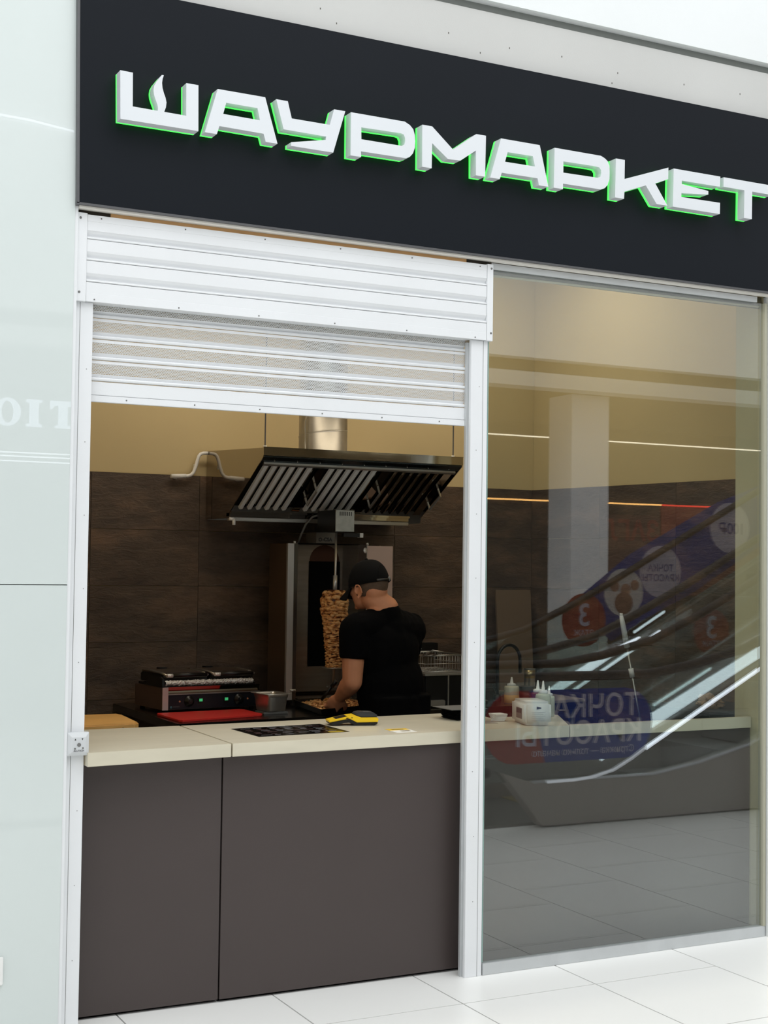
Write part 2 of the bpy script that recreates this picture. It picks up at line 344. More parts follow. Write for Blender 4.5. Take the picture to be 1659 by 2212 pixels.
LET = [
  [[(0.048, 3.382), (0.094, 3.381), (0.096, 3.26), (0.188, 3.259), (0.189, 3.271), (0.186, 3.282), (0.179, 3.299), (0.173, 3.315), (0.171, 3.331), (0.173, 3.347), (0.181, 3.363), (0.191, 3.377), (0.201, 3.391), (0.208, 3.391), (0.204, 3.378), (0.202, 3.362), (0.204, 3.345), (0.209, 3.328), (0.216, 3.311), (0.22, 3.294), (0.218, 3.276), (0.212, 3.259), (0.295, 3.258), (0.293, 3.377), (0.339, 3.377), (0.342, 3.213), (0.052, 3.214)]],
  [[(0.413, 3.376), (0.6, 3.375), (0.652, 3.209), (0.605, 3.208), (0.596, 3.238), (0.422, 3.24), (0.413, 3.211), (0.367, 3.212)], [(0.447, 3.33), (0.57, 3.33), (0.581, 3.286), (0.436, 3.287)]],
  [[(0.644, 3.374), (0.691, 3.375), (0.708, 3.313), (0.865, 3.313), (0.882, 3.373), (0.929, 3.373), (0.881, 3.206), (0.707, 3.208), (0.707, 3.223), (0.849, 3.253), (0.851, 3.266), (0.676, 3.267)]],
  [[(0.953, 3.372), (1.162, 3.372), (1.186, 3.371), (1.209, 3.365), (1.224, 3.351), (1.231, 3.33), (1.233, 3.306), (1.232, 3.279), (1.224, 3.256), (1.21, 3.24), (1.193, 3.232), (1.176, 3.232), (0.998, 3.231), (0.999, 3.206), (0.954, 3.206)], [(0.998, 3.324), (1.17, 3.327), (1.182, 3.324), (1.188, 3.312), (1.189, 3.299), (1.186, 3.286), (1.175, 3.278), (1.158, 3.278), (0.999, 3.278)]],
  [[(1.264, 3.372), (1.308, 3.371), (1.404, 3.297), (1.51, 3.373), (1.555, 3.373), (1.553, 3.206), (1.51, 3.207), (1.509, 3.309), (1.438, 3.258), (1.381, 3.256), (1.309, 3.309), (1.308, 3.206), (1.265, 3.205)]],
  [[(1.626, 3.371), (1.812, 3.372), (1.856, 3.207), (1.81, 3.205), (1.803, 3.237), (1.631, 3.236), (1.622, 3.205), (1.577, 3.205)], [(1.658, 3.324), (1.779, 3.325), (1.79, 3.284), (1.646, 3.283)]],
  [[(1.885, 3.372), (2.088, 3.374), (2.117, 3.374), (2.137, 3.368), (2.152, 3.358), (2.161, 3.34), (2.163, 3.312), (2.162, 3.283), (2.153, 3.257), (2.138, 3.241), (2.118, 3.233), (2.095, 3.233), (1.928, 3.232), (1.928, 3.207), (1.883, 3.207)], [(1.929, 3.325), (2.091, 3.327), (2.11, 3.325), (2.119, 3.315), (2.12, 3.301), (2.116, 3.287), (2.103, 3.28), (2.086, 3.28), (1.929, 3.278)]],
  [[(2.195, 3.375), (2.241, 3.376), (2.24, 3.294), (2.472, 3.376), (2.471, 3.325), (2.402, 3.297), (2.468, 3.212), (2.41, 3.21), (2.352, 3.282), (2.24, 3.24), (2.238, 3.208), (2.192, 3.209)]],
  [[(2.501, 3.378), (2.758, 3.377), (2.756, 3.33), (2.545, 3.329), (2.545, 3.314), (2.691, 3.303), (2.691, 3.287), (2.543, 3.274), (2.543, 3.257), (2.757, 3.259), (2.756, 3.211), (2.497, 3.211)]],
  [[(2.777, 3.378), (3.061, 3.38), (3.061, 3.333), (2.94, 3.333), (2.938, 3.215), (2.893, 3.215), (2.895, 3.333), (2.777, 3.333)]],
]
names = ['ш with a flame as its middle stroke', 'а, second letter', 'у', 'р, fourth letter', 'м', 'а, sixth letter', 'р, seventh letter', 'к', 'е', 'т']
for loops, nm in zip(LET, names):
    def snap(z):
        return 3.209 if abs(z-3.209) < 0.006 else (3.3755 if abs(z-3.375) < 0.0065 and 'flame' not in nm else z)
    lp = [[(p[0], snap(p[1])) for p in l] for l in loops]
    face = MB(); vf = curve_mesh(lp, 0.045); put2d(face, vf, (0, -0.0945, 0), (1,0,0), (0,0,1))
    L_ = sg.part('letter', face, M_letter, label='white letter ' + nm)
    gl = MB(); vf = curve_mesh(lp, 0.010); put2d(gl, vf, (0, -0.0655, 0), (1,0,0), (0,0,1))
    sg.part('glow_layer', gl, M_green, parent=L_, label='green lit edge layer')
    so = MB()
    for l in lp[:1]:
        for q in range(0, len(l), 3):
            cx = sum(p[0] for p in l)/len(l); cz = sum(p[1] for p in l)/len(l)
    xs = [p[0] for p in lp[0]]; 
# white soffit lip under the sign
struct('trim_4', MB().box(-0.066, 4.6, -0.04, 0.0, 2.8965, 2.9034), mat('cream_white_lip', (226, 222, 214), 0.6))
mb = MB(); mb.box(0.058, 1.54, 0.001, 0.0275, 2.884, 2.989); struct('trim_5', mb, mat('lit_gap_plank', (226, 178, 122), 0.7, var=0.08, vscale=5, stretch=(1, 8, 8)))  # added plank; its orange stands for the lit interior wall in the gap
# ================================================================== ROLLER SHUTTER
sh = T('roller_shutter', 'white aluminium roller shutter half raised over the serving hatch', 'shutter', (0.78, 0.03, 0))
hb = sh.part('housing', MB().box(-0.0655, 1.657, -0.002, 0.16, 2.57, 2.882), M_alu)
# ribbed housing front: profile swept along x
prof = [(0.0, 2.882), (-0.012, 2.880), (-0.012, 2.857), (-0.011, 2.8565), (-0.011, 2.824)]
for zl in (2.793, 2.7165, 2.640):
    prof += [(-0.0105, zl+0.032), (-0.005, zl+0.022), (0.0035, zl+0.0125), (0.0035, zl+0.0105), (-0.010, zl+0.0075), (-0.0125, zl+0.004), (-0.011, zl+0.001), (0.002, zl+0.0008), (0.002, zl-0.0008), (-0.011, zl-0.001)]
prof += [(-0.011, 2.6), (-0.0115, 2.5995), (-0.012, 2.5725), (-0.012, 2.570), (0.0, 2.570)]
def sweep_x(prof, x0, x1, back=0.004):
    mb = MB(); n = len(prof); vs = [(x0, y, z) for y, z in prof] + [(x1, y, z) for y, z in prof]
    mb.add(vs, [(i, i+1, n+i+1, n+i) for i in range(n-1)]); return mb
sh.part('housing_front', sweep_x([(y-0.0035, z) for y, z in prof], -0.03, 1.628), M_alu)
for x0, x1 in ((-0.0655, -0.031), (1.629, 1.657)):
    sh.part('end_cap', MB().box(x0, x1, -0.018, 0.0, 2.568, 2.884), M_alu, bevel=0.001)
def screw(x, y, z, r=0.0028):
    s_ = sh.part('screw', MB().lathe([(r, 0), (r, 0.0012), (r*0.6, 0.0018)], (x, y, z), 8, (0, -1, 0)), M_grey); return s_
s0 = screw(-0.056, -0.018, 2.865, 0.0045)
for x, z in ((-0.056, 2.600), (1.648, 2.866), (1.648, 2.60)): screw(x, -0.018, z, 0.0045)
for k in range(6):
    screw(0.02+k*0.315, -0.0155, 2.870); screw(-0.0+k*0.315, -0.0155, 2.578)
# guide rails
for x0, x1, xs in ((-0.063, 0.001, -0.046), (1.5665, 1.645, 1.6235)):
    g = sh.part('guide_rail', MB().box(x0, x1, 0.0, 0.016, 0.0, 2.5695).box(x0, x0+0.004 if x0 < 0 else x0+0.02, 0.016, 0.10, 0, 2.5695) if x0 < 0 else MB().box(x0, x1, 0.0, 0.016, 0.0, 2.5695), M_alu, bevel=0.0012)
    sh.part('rail_seam', MB().box(xs-0.0008, xs+0.0008, -0.0004, 0.0, 0.0, 2.5695), M_grey, parent=g)
g = sh.part('guide_channel', MB().box(1.5575, 1.5665, 0.022, 0.036, 0.0, 2.56).box(1.5665, 1.645, 0.0165, 0.038, 0, 2.56), M_alu2)
random.seed(3)
for k in range(9):
    z = 0.25 + k*0.26
    sh.part('rail_screw', MB().lathe([(0.0016, 0), (0.0016, 0.0010)], (-0.021+random.uniform(-.008,.008), 0.0, z), 6, (0,-1,0)), M_grey)
    sh.part('rail_screw', MB().lathe([(0.0016, 0), (0.0016, 0.0010)], (1.600+random.uniform(-.008,.008), 0.0, z+0.05), 6, (0,-1,0)), M_grey)
# curtain slats
YC = 0.040; lines = [2.294, 2.370, 2.446, 2.522]
for i, zl in enumerate(lines):
    z1 = min(zl + 0.076, 2.598)
    face = MB().box(0.0, 1.56, YC-0.0005, YC+0.0005, zl+0.0268, z1-0.012)
    s_ = sh.part('slat', sweep_x([(YC, zl+0.0265), (YC+0.004, zl+0.020), (YC+0.0065, zl+0.0155), (YC-0.0035, zl+0.0130), (YC-0.0065, zl+0.009), (YC-0.0055, zl+0.004), (YC, zl+0.0015), (YC+0.005, zl+0.001)], 0.0, 1.56), M_alu)
    sh.part('perforated_band', face, M_perf, parent=s_, label='perforated band of the slat')
    sh.part('slat_lip', MB().box(0.0, 1.56, YC-0.001, YC+0.002, z1-0.012, z1-0.0012), M_alu, parent=s_)
    if i == 0: pass
sh.part('bottom_bar', MB().box(0.0, 1.56, YC-0.004, YC+0.008, 2.244, 2.2925).box(0.0, 1.56, YC-0.006, YC+0.010, 2.219, 2.243), M_alu, bevel=0.0015)
for k in range(6):
    sh.part('screw', MB().lathe([(0.0028, 0), (0.0028, 0.0012)], (0.14+k*0.26, YC-0.006, 2.231), 8, (0,-1,0)), M_grey)
# key switch
ks = T('key_switch', 'small square key switch plate on the left shutter rail beside the counter', 'switch', (-0.027, -0.03, 1.005))
xa, xb, za, zb = -0.066, 0.012, 0.966, 1.047
m_ = MB().add([(xa,-0.0,za),(xb,-0.0,za),(xb,-0.0,zb),(xa,-0.0,zb),(xa,-0.024,za),(xb,-0.024,za),(xb,-0.024,zb),(xa,-0.024,zb),(xa+.016,-0.034,za+.014),(xb-.014,-0.034,za+.014),(xb-.014,-0.034,zb-.016),(xa+.016,-0.034,zb-.016)],
   [(0,1,5,4),(1,2,6,5),(2,3,7,6),(3,0,4,7),(4,5,9,8),(5,6,10,9),(6,7,11,10),(7,4,8,11),(8,9,10,11),(3,2,1,0)])
kb = ks.part('cover', m_, mat('grey_white_cast_cover', (205, 208, 210), 0.4), bevel=0.001)
ks.part('lock_cylinder', MB().lathe([(0.0066, 0), (0.0066, 0.002), (0.004, 0.0024)], (-0.026, -0.034, 1.005), 16, (0,-1,0)), M_grey)
for dx, dz in ((-.014, -.013), (.014, -.012)):
    ks.part('screw', MB().lathe([(0.0034, 0), (0.0034, 0.0012)], (-0.026+dx, -0.034, 1.005+dz), 10, (0,-1,0)), M_grey)
ks.part('up_arrow', MB().prism([(-0.042, 1.021), (-0.036, 1.021), (-0.039, 1.027)], -0.0346, -0.034), M_blk)
ks.part('down_arrow', MB().prism([(-0.017, 1.027), (-0.014, 1.021), (-0.011, 1.027)], -0.0346, -0.034), M_blk)
ks.part('lettering', put2d(MB(), text_mesh('ALUTECH', 0.0085, 0.0004, 0.0002), (-0.026, -0.0342, 0.984), (1,0,0), (0,0,1)), M_print)
# socket plate at the far left edge
so = T('wall_socket', 'white socket plate low on the pale glass cladding at the left edge', 'socket', (-0.33, -0.03, 0.26))
so.part('plate', MB().box(-0.365, -0.272, -0.042, -0.03, 0.205, 0.30), M_white, bevel=0.003)
so.part('insert', MB().box(-0.352, -0.286, -0.045, -0.042, 0.222, 0.284), M_white, bevel=0.001)
# ================================================================== GLAZED BAY
wn = struct('window_1', MB().box(1.658, 3.128, 0.012, 0.022, 0.046, 2.868), M_glass)
obj('bottom_profile', MB().box(1.651, 3.133, 0.0, 0.034, 0.0, 0.047), M_alu2, wn, bevel=0.0015)
obj('top_profile', MB().box(1.659, 3.075, 0.0, 0.034, 2.868, 2.8940), M_alu2, wn)
obj('sealant', MB().tube([(1.66, 0.03, 2.848), (2.1, 0.032, 2.852), (2.6, 0.03, 2.852), (3.11, 0.031, 2.856)], 0.005, 8), mat('cream_sealant', (200, 190, 160), 0.7), wn)
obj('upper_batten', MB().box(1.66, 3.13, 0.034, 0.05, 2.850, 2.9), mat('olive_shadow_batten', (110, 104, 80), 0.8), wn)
obj('side_bead', MB().box(3.120, 3.1355, 0.0, 0.034, 0.047, 2.868), mat('greenish_glazing_bead', (176, 174, 154), 0.6, bump=0.5, bscale=40), wn)
obj('glass_edge', MB().box(1.6535, 1.6575, 0.012, 0.022, 0.05, 2.868), mat('glass_edge_green', (150, 180, 172), 0.2), wn)
# dark gap pieces over the shutter box
struct('trim_6', MB().box(-0.06, 0.056, 0.001, 0.0275, 2.884, 2.989).box(1.542, 1.65, 0.001, 0.0275, 2.884, 2.989), mat('dark_mounting_foam', (52, 46, 36), 0.9, bump=1.0, bscale=70))
# ================================================================== COUNTER
ct = T('serving_counter', 'cream topped serving counter with dark brown front panels behind the hatch', 'counter', (1.5, 0.3, 0))
ZC = 0.975
ct.part('worktop_slab', MB().prism([(0.006, -0.035), (0.5655, 0.028), (0.5775, 0.655), (-0.06, 0.655), (-0.06, 0.105), (0.006, 0.105)], 0.926, ZC, 2), M_cream, bevel=0.001, label='left worktop slab')
ct.part('worktop_slab', MB().prism([(0.5725, 0.030), (1.550, 0.085), (2.125, 0.09), (2.33, 0.48), (1.965, 0.48), (1.985, 0.725), (0.585, 0.655)], 0.926, ZC, 2), M_cream, bevel=0.001, label='long worktop slab with the card terminal')
ct.part('ledge', MB().prism([(2.1275, 0.09), (3.128, 0.09), (3.128, 0.116), (2.15, 0.128)], 0.926, ZC, 2), M_cream, bevel=0.001)
ct.part('front_panel', MB().prism([(0.012, 0.118), (0.5600, 0.110), (0.5600, 0.128), (0.012, 0.136)], 0.012, 0.925, 2), M_dark)
ct.part('front_panel', MB().prism([(0.5660, 0.108), (1.55, 0.103), (1.645, 0.103), (1.645, 0.120), (0.5660, 0.126)], 0.012, 0.925, 2), M_dark)
ct.part('front_panel', MB().box(1.648, 3.128, 0.100, 0.118, 0.012, 0.925), M_dark)
ct.part('carcass', MB().box(0.02, 0.562, 0.14, 0.60, 0.0, 0.925).box(0.565, 1.94, 0.13, 0.62, 0.0, 0.925).box(1.942, 2.15, 0.13, 0.44, 0.0, 0.925), M_blackm)
# ---- things on the counter
def sheet(name, pts, z, m, label, cat, t=0.0012):
    c = (sum(p[0] for p in pts)/len(pts), sum(p[1] for p in pts)/len(pts), z)
    t_ = T(name, label, cat, c); t_.part('sheet', MB().prism(pts, z, z+t, 2), m); return t_
mn = sheet('menu_sheet', [(0.733, 0.469), (0.74, 0.184), (1.144, 0.214), (1.147, 0.511)], ZC, mat('black_menu_print', (14, 14, 15), 0.18), 'black printed menu sheet taped flat on the cream worktop', 'menu')
random.seed(11)
rows = []
for r in range(9):
    for c_ in range(6):
        if random.random() < 0.25: continue
        u = 0.05+c_*0.15+random.uniform(0,.02); v = 0.07+r*0.1; ww = random.uniform(.05,.12)
        x = 0.742+u*0.395; y = 0.2+v*0.275 + u*0.03
        rows.append((MB().box(x, x+ww*0.4, y, y+0.006, ZC+0.0012, ZC+0.0014), random.random() > .3))
for k, b in enumerate(rows): mn.part('text_line', b[0], mat('menu_grey_text', (120, 120, 124), 0.5) if b[1] else mat('menu_dark_red', (92, 62, 66), 0.5))
mb = MB(); mb.box(0.75, 0.98, 0.487, 0.494, ZC+0.0012, ZC+0.0014); mn.part('heading_line', mb, M_paperw)
mn.part('yellow_corner', MB().box(1.06, 1.12, 0.215, 0.245, ZC+0.0012, ZC+0.0014), mat('menu_yellow', (190, 164, 40), 0.5))
st = sheet('sticker', [(1.319, 0.249), (1.309, 0.115), (1.402, 0.119), (1.417, 0.240)], ZC, M_paperw, 'small yellow and white sticker on the worktop near its front edge', 'sticker', 0.0004)
st.part('yellow_band', MB().prism([(1.318, 0.247), (1.314, 0.19), (1.409, 0.192), (1.414, 0.239)], ZC+0.0004, ZC+0.0007, 2), mat('sticker_yellow', (236, 196, 50), 0.5))
for q_ in (MB().box(1.335, 1.39, 0.205, 0.225, ZC+0.0007, ZC+0.0009), MB().box(1.35, 1.39, 0.15, 0.17, ZC+0.0004, ZC+0.0008)): st.part('dark_print', q_, mat('olive_print', (120, 104, 44), 0.5))
# card terminal
pt = T('card_terminal', 'yellow and black handheld card terminal lying on the worktop in front of the cook', 'card terminal', (1.27, 0.45, ZC))
Mt = Matrix.Rotation(math.radians(-14), 4, 'Z'); Mt.translation = V((1.265, 0.44, ZC))
def tf(mb, M): mb.v = [tuple(M @ V(p)) for p in mb.v]; return mb
Lp = 0.205; Wp = 0.042
# side profile (length along x: thin nose on the left, thick printer head on the right)
pt.part('lower_shell', tf(MB().prism([(-0.105, 0.010), (-0.095, 0.003), (-0.07, 0.003), (-0.045, 0.012), (-0.02, 0.013), (0.005, 0.002), (0.085, 0.0), (0.1, 0.007), (0.102, 0.014), (0.012, 0.013), (-0.02, 0.030), (-0.105, 0.014)], -Wp, Wp), Mt), M_blk, bevel=0.002)
pt.part('yellow_shell', tf(MB().prism([(-0.107, 0.0142), (-0.02, 0.0302), (0.012, 0.0135), (0.102, 0.0145), (0.105, 0.028), (0.098, 0.034), (0.03, 0.034), (0.005, 0.043), (-0.02, 0.041), (-0.107, 0.022)], -Wp-0.001, Wp+0.001), Mt), M_yel, bevel=0.002)
pt.part('printer_lid', tf(MB().prism([(0.004, 0.0435), (0.03, 0.0345), (0.1, 0.0345), (0.102, 0.042), (0.085, 0.053), (0.03, 0.056), (0.012, 0.052)], -Wp+0.002, Wp-0.002), Mt), mat('charcoal_plastic', (52, 54, 56), 0.45), bevel=0.003)
pt.part('screen', tf(MB().add([(-0.1, -0.036, 0.0232), (-0.03, -0.036, 0.0395), (-0.03, 0.036, 0.0395), (-0.1, 0.036, 0.0232)], [(0,1,2,3)]), Mt), M_blk)
pt.part('emblem', tf(MB().box(0.045, 0.07, -0.012, 0.012, 0.0556, 0.0564), Mt), M_grey)
pt.part('port', tf(MB().box(-0.035, -0.025, -Wp-0.0016, -Wp-0.0009, 0.030, 0.034).box(-0.012, -0.008, -Wp-0.0016, -Wp-0.0009, 0.032, 0.036), Mt), M_blk)
# stack of black boxes with a grey tray
bx = T('lunchbox_stack', 'stack of black takeaway containers beside the right shutter post', 'containers', (1.83, 0.5, ZC))
for k in range(7):
    z = ZC + 0.001 + k*0.0065; q = 0.002*math.sin(k*2.1)
    bx.part('container', MB().hexa([(1.765+q, 0.42, z), (1.89+q, 0.42, z), (1.89+q, 0.55, z), (1.765+q, 0.55, z), (1.757+q, 0.412, z+0.0058), (1.898+q, 0.412, z+0.0058), (1.898+q, 0.558, z+0.0058), (1.757+q, 0.558, z+0.0058)]), M_blackm)
gt = T('grey_tray', 'grey flat tray lying on the stack of black containers', 'tray', (1.83, 0.5, ZC+0.0475))
gt.part('base', MB().box(1.725, 1.905, 0.40, 0.575, ZC+0.0475, ZC+0.0505), M_grey, bevel=0.001)
gt.part('paper_strip', MB().box(1.80, 1.90, 0.415, 0.435, ZC+0.0505, ZC+0.0525), M_paperw)
# napkins
nk = T('napkin_pack', 'white plastic wrapped pack of napkins on the counter behind the glass', 'napkins', (2.013, 0.215, ZC))
mb = MB(); W_ = 0.066; 
nm = bmesh.new(); bmesh.ops.create_cube(nm, size=1)
bmesh.ops.scale(nm, vec=(0.122, 0.19, 0.100), verts=nm.verts); bmesh.ops.bevel(nm, geom=list(nm.edges), offset=0.013, segments=3, affect='EDGES'); bmesh.ops.subdivide_edges(nm, edges=nm.edges, cuts=1, use_grid_fill=True)
for v in nm.verts:
    d = noise.noise(v.co*45)*0.0022 + noise.noise(v.co*90)*0.0012; v.co += v.normal*d
me = bpy.data.meshes.new('wrapper'); nm.to_mesh(me); nm.free(); me.polygons.foreach_set('use_smooth', [True]*len(me.polygons))
o = obj('wrapper', me, mat('white_film_wrap', (236, 236, 230), 0.35, bump=0.6, bscale=70, dist=0.004), nk.o); o.location = (0, 0, 0.0515); o.rotation_euler = (0, 0, math.radians(-15))
Rn = Matrix.Rotation(math.radians(-15), 4, 'Z'); Rn.translation = V((2.013, 0.215, ZC+0.0515))
nk.part('barcode_patch', tf(MB().box(-0.0635, -0.0618, -0.06, 0.015, -0.025, 0.02), Rn), mat('grey_barcode', (120, 116, 110), 0.6))
bars = MB()
for k in range(14): bars.box(-0.0641, -0.0634, -0.056+k*0.005, -0.0540+k*0.005, -0.002, 0.016)
nk.part('barcode', tf(bars, Rn), M_print)
nk.part('logo', tf(MB().prism([(-0.008, 0.018), (0.012, 0.022), (0.012, 0.026), (-0.008, 0.03)], -0.0975, -0.0965), Rn), M_print)
tl = MB()
for k in range(5): tl.box(-0.03, 0.03-0.008*(k % 2), -0.0972, -0.0966, 0.004-k*0.008, 0.0055-k*0.008)
nk.part('small_print', tf(tl, Rn), mat('faint_print', (190, 190, 188), 0.6))
nk.part('top_fold', tf(MB().tube([(-0.04, -0.02, 0.040), (-0.02, -0.045, 0.046), (0.015, -0.05, 0.047), (0.035, -0.04, 0.044), (0.04, -0.02, 0.04)], 0.0045, 8), Rn), M_paperw)
nk2 = T('loose_napkins', 'small stack of loose white napkins behind the wrapped napkin pack', 'napkins', (1.935, 0.36, ZC))
for k in range(5): nk2.part('napkin', tf(MB().box(-0.03, 0.03, -0.03, 0.03, 0.002+k*0.006, 0.0072+k*0.006), Matrix.Translation((1.935, 0.36, ZC)) @ Matrix.Rotation(0.15*k-0.6, 4, 'Z')), M_paperw)
nk2.part('clear_film', MB().prism([(1.80, 0.28), (1.88, 0.27), (1.90, 0.36), (1.84, 0.37)], ZC, ZC+0.001, 2), mat('grey_film', (150, 148, 138), 0.3))
# squeeze bottles
def bottle(x, y, z, h, r, m, label, mcap, fill=None):
    b = T('squeeze_bottle', label, 'bottle', (x, y, z), 'squeeze bottles behind the glass')
    b.part('body', MB().lathe([(r*0.9, 0), (r, 0.004), (r, h*0.60), (r*0.92, h*0.655), (r*0.6, h*0.675)], (x, y, z), 24), m)
    if fill: b.part('sauce', MB().lathe([(r*0.901, 0.001), (r*1.003, 0.004), (r*1.003, h*fill)], (x, y, z), 24), mat('pale_mustard_sauce', (214, 178, 118), 0.4))
    b.part('cap', MB().lathe([(r*0.62, h*0.665), (r*0.62, h*0.745), (r*0.45, h*0.76), (r*0.24, h*0.77), (r*0.09, h*1.0)], (x, y, z), 20), mcap)
    return b
M_bot = mat('translucent_white_plastic', (222, 214, 190), 0.35); M_botg = mat('translucent_pale_plastic', (204, 208, 186), 0.35)
bottle(2.825, 1.66, 0.9035, 0.142, 0.041, M_bot, 'squeeze bottle half full of pale sauce, leftmost behind the glass', M_white, 0.33)
bottle(2.152, 0.335, ZC, 0.170, 0.0335, M_botg, 'tall pale squeeze bottle directly behind the napkin pack', M_white)
bottle(2.183, 0.425, ZC, 0.165, 0.0335, mat('red_sauce_bottle', (110, 30, 26), 0.35), 'squeeze bottle of dark red sauce behind the pale bottle', M_white)
bottle(2.254, 0.44, ZC, 0.137, 0.026, M_botg, 'smallest squeeze bottle, mostly hidden at the right of the group', M_white)
# ================================================================== PREP TABLES
ZT = 0.903
def steel_table(label, x0, x1, y0a, y0b, y1, loc, legs=True, z=ZT):
    t = T('steel_table', label, 'table', loc)
    t.part('table_top', MB().prism([(x0, y0a), (x1, y0b), (x1, y1), (x0, y1)], z-0.038, z, 2), M_table, bevel=0.002)
    for lx in (x0+0.05, 1.45, x1-0.06):
        for ly in (y0a+(y0b-y0a)*(lx-x0)/(x1-x0)+0.06, y1-0.05):
            t.part('leg', MB().tube([(lx, ly, 0), (lx, ly, z-0.038)], 0.019, 12), M_steel)
    t.part('lower_shelf', MB().box(x0+0.03, x1-0.03, max(y0a, y0b)+0.04, y1-0.04, 0.2, 0.225), M_steel)
    return t
steel_table('long steel prep table along the tiled wall under the hood', 0.80, 3.28, 1.33, 1.60, 2.365, (2.0, 1.9, 0))
wt = T('wooden_table', 'low wooden stool table in the left corner behind the counter', 'table', (0.45, 1.4, 0))
wt.part('top', MB().box(0.12, 0.60, 1.18, 1.66, 0.84, 0.888), M_blackm, bevel=0.002)
for lx in (0.15, 0.57):
    for ly in (1.21, 1.63): wt.part('leg', MB().box(lx-0.02, lx+0.02, ly-0.02, ly+0.02, 0, 0.84), M_blackm)
cb = T('cutting_board', 'thick light wooden chopping board at the left end of the hatch', 'cutting board', (0.45, 1.4, 0.888))
cb.part('board', MB().prism([(0.14, 1.16), (0.555, 1.19), (0.585, 1.23), (0.610, 1.55), (0.60, 1.62), (0.42, 1.62), (0.40, 1.47), (0.14, 1.47)], 0.8885, 0.930, 2), M_wood, bevel=0.005)
cb.part('peg_hole', MB().lathe([(0.006, 0), (0.006, 0.0008)], (0.50, 1.1855, 0.908), 10, (0.07, -1, 0)), M_blk)
kn = T('black_pan', 'black pan edge resting on the wooden board at the left', 'pan', (0.33, 1.54, 0.888))
kn.part('body', MB().lathe([(0.055, 0), (0.065, 0.03), (0.068, 0.045)], (0.33, 1.54, 0.889), 24), M_blk)
kn.part('handle', MB().tube([(0.27, 1.54, 0.93), (0.15, 1.53, 0.94)], 0.009, 8), M_blk)
ss = T('table_sheen_plate', 'pale plate added for the sheen on the right end of the prep table behind the glass', 'sheet', (3.0, 1.9, ZT))
ss.part('plate', MB().prism([(2.88, 1.565), (3.275, 1.605), (3.275, 2.25), (3.08, 2.25), (3.07, 1.84), (2.90, 1.84)], ZT+0.0005, ZT+0.016, 2), mat('table_sheen_steel', (196, 186, 172), 0.45, 0.3, bump=0.1, bscale=90, stretch=(1, 10, 1)), bevel=0.002)  # added plate; its pale colour stands for light the table steel reflects
rb = T('red_cutting_board', 'red plastic chopping board lying in front of the contact grill', 'cutting board', (1.07, 1.6, ZT))
rb.part('board', MB().prism([(0.835, 1.73), (0.825, 1.70), (0.832, 1.40), (0.842, 1.378), (1.285, 1.50), (1.305, 1.53), (1.300, 1.75), (1.28, 1.775)], ZT+0.0005, ZT+0.0105, 2), M_red, bevel=0.002)
# ================================================================== CONTACT GRILL
gr = T('contact_grill', 'double steel contact grill with black knobs and foil covered plates', 'grill', (1.14, 2.0, ZT))
ga = math.radians(6); Gm = Matrix.Translation((1.160, 1.85, ZT)) @ Matrix.Rotation(ga, 4, 'Z')
def gp(name, mb, m, parent=None, bevel=0.0, label=None): return gr.part(name, tf(mb, Gm), m, parent, bevel, label)
GW = 0.272
gp('body', MB().box(-GW, GW, 0.0, 0.34, 0.012, 0.090).box(-GW, GW, 0.014, 0.34, 0.090, 0.122), mat('grill_steel', (150, 128, 120), 0.3, 0.9), bevel=0.003)
gp('front_corner', MB().box(-GW-0.001, -GW+0.030, -0.006, 0.0, 0.012, 0.124), mat('pinkish_steel_corner', (206, 180, 176), 0.4, 0.3))
cp = gp('control_panel', MB().box(-GW+0.031, GW, -0.005, -0.001, 0.014, 0.086), mat('navy_black_panel', (20, 24, 32), 0.3))
gp('drip_edge', MB().box(-GW+0.031, GW, -0.007, 0.004, 0.0865, 0.090), M_steel)
gp('drip_channel', MB().add([(-GW+0.031, 0.012, 0.0905), (GW, 0.012, 0.0905), (GW, -0.001, 0.125), (-GW+0.031, -0.001, 0.125)], [(0,1,2,3)]), M_mirror)
for fx in (-0.24, 0.24):
    for fy in (0.03, 0.31): gp('foot', MB().lathe([(0.014, 0), (0.012, 0.012)], (fx, fy, 0.0), 12), M_blk)
for kx, lx, sx, ix in ((-0.128, -0.185, -0.065, -0.168), (0.150, 0.215, 0.078, 0.2)):
    k_ = gp('knob', MB().lathe([(0.027, 0), (0.027, 0.004), (0.016, 0.006), (0.014, 0.018), (0.012, 0.019)], (kx, -0.005, 0.052), 24, (0,-1,0)), M_blk)
    gp('knob_mark', MB().box(kx-0.001, kx+0.001, -0.0258, -0.0245, 0.052, 0.063), M_grey, parent=k_)
    s_ = gp('rocker_switch', MB().box(sx-0.0135, sx+0.0135, -0.009, -0.005, 0.038, 0.066), M_blk)
    gp('switch_light', MB().box(sx-0.009, sx+0.009, -0.0105, -0.009, 0.049, 0.063), mat('green_switch_light', (70, 190, 120), 0.3, emit=0.5), parent=s_)
    gp('indicator_lamp', MB().lathe([(0.0045, 0), (0.0045, 0.003)], (ix-0.012 if kx < 0 else ix, -0.005, 0.053), 12, (0,-1,0)), mat('amber_lamp', (200, 130, 90), 0.3))
gp('maker_badge', MB().lathe([(0.006, 0), (0.006, 0.001)], (-0.226, -0.005, 0.026), 14, (0,-1,0)), mat('badge_blue', (70, 110, 120), 0.4))
gp('badge_line', MB().box(-0.215, -0.18, -0.0058, -0.005, 0.0255, 0.028), M_grey)
gp('lower_plate', MB().box(-0.262, 0.262, 0.03, 0.315, 0.1225, 0.134), M_blk)
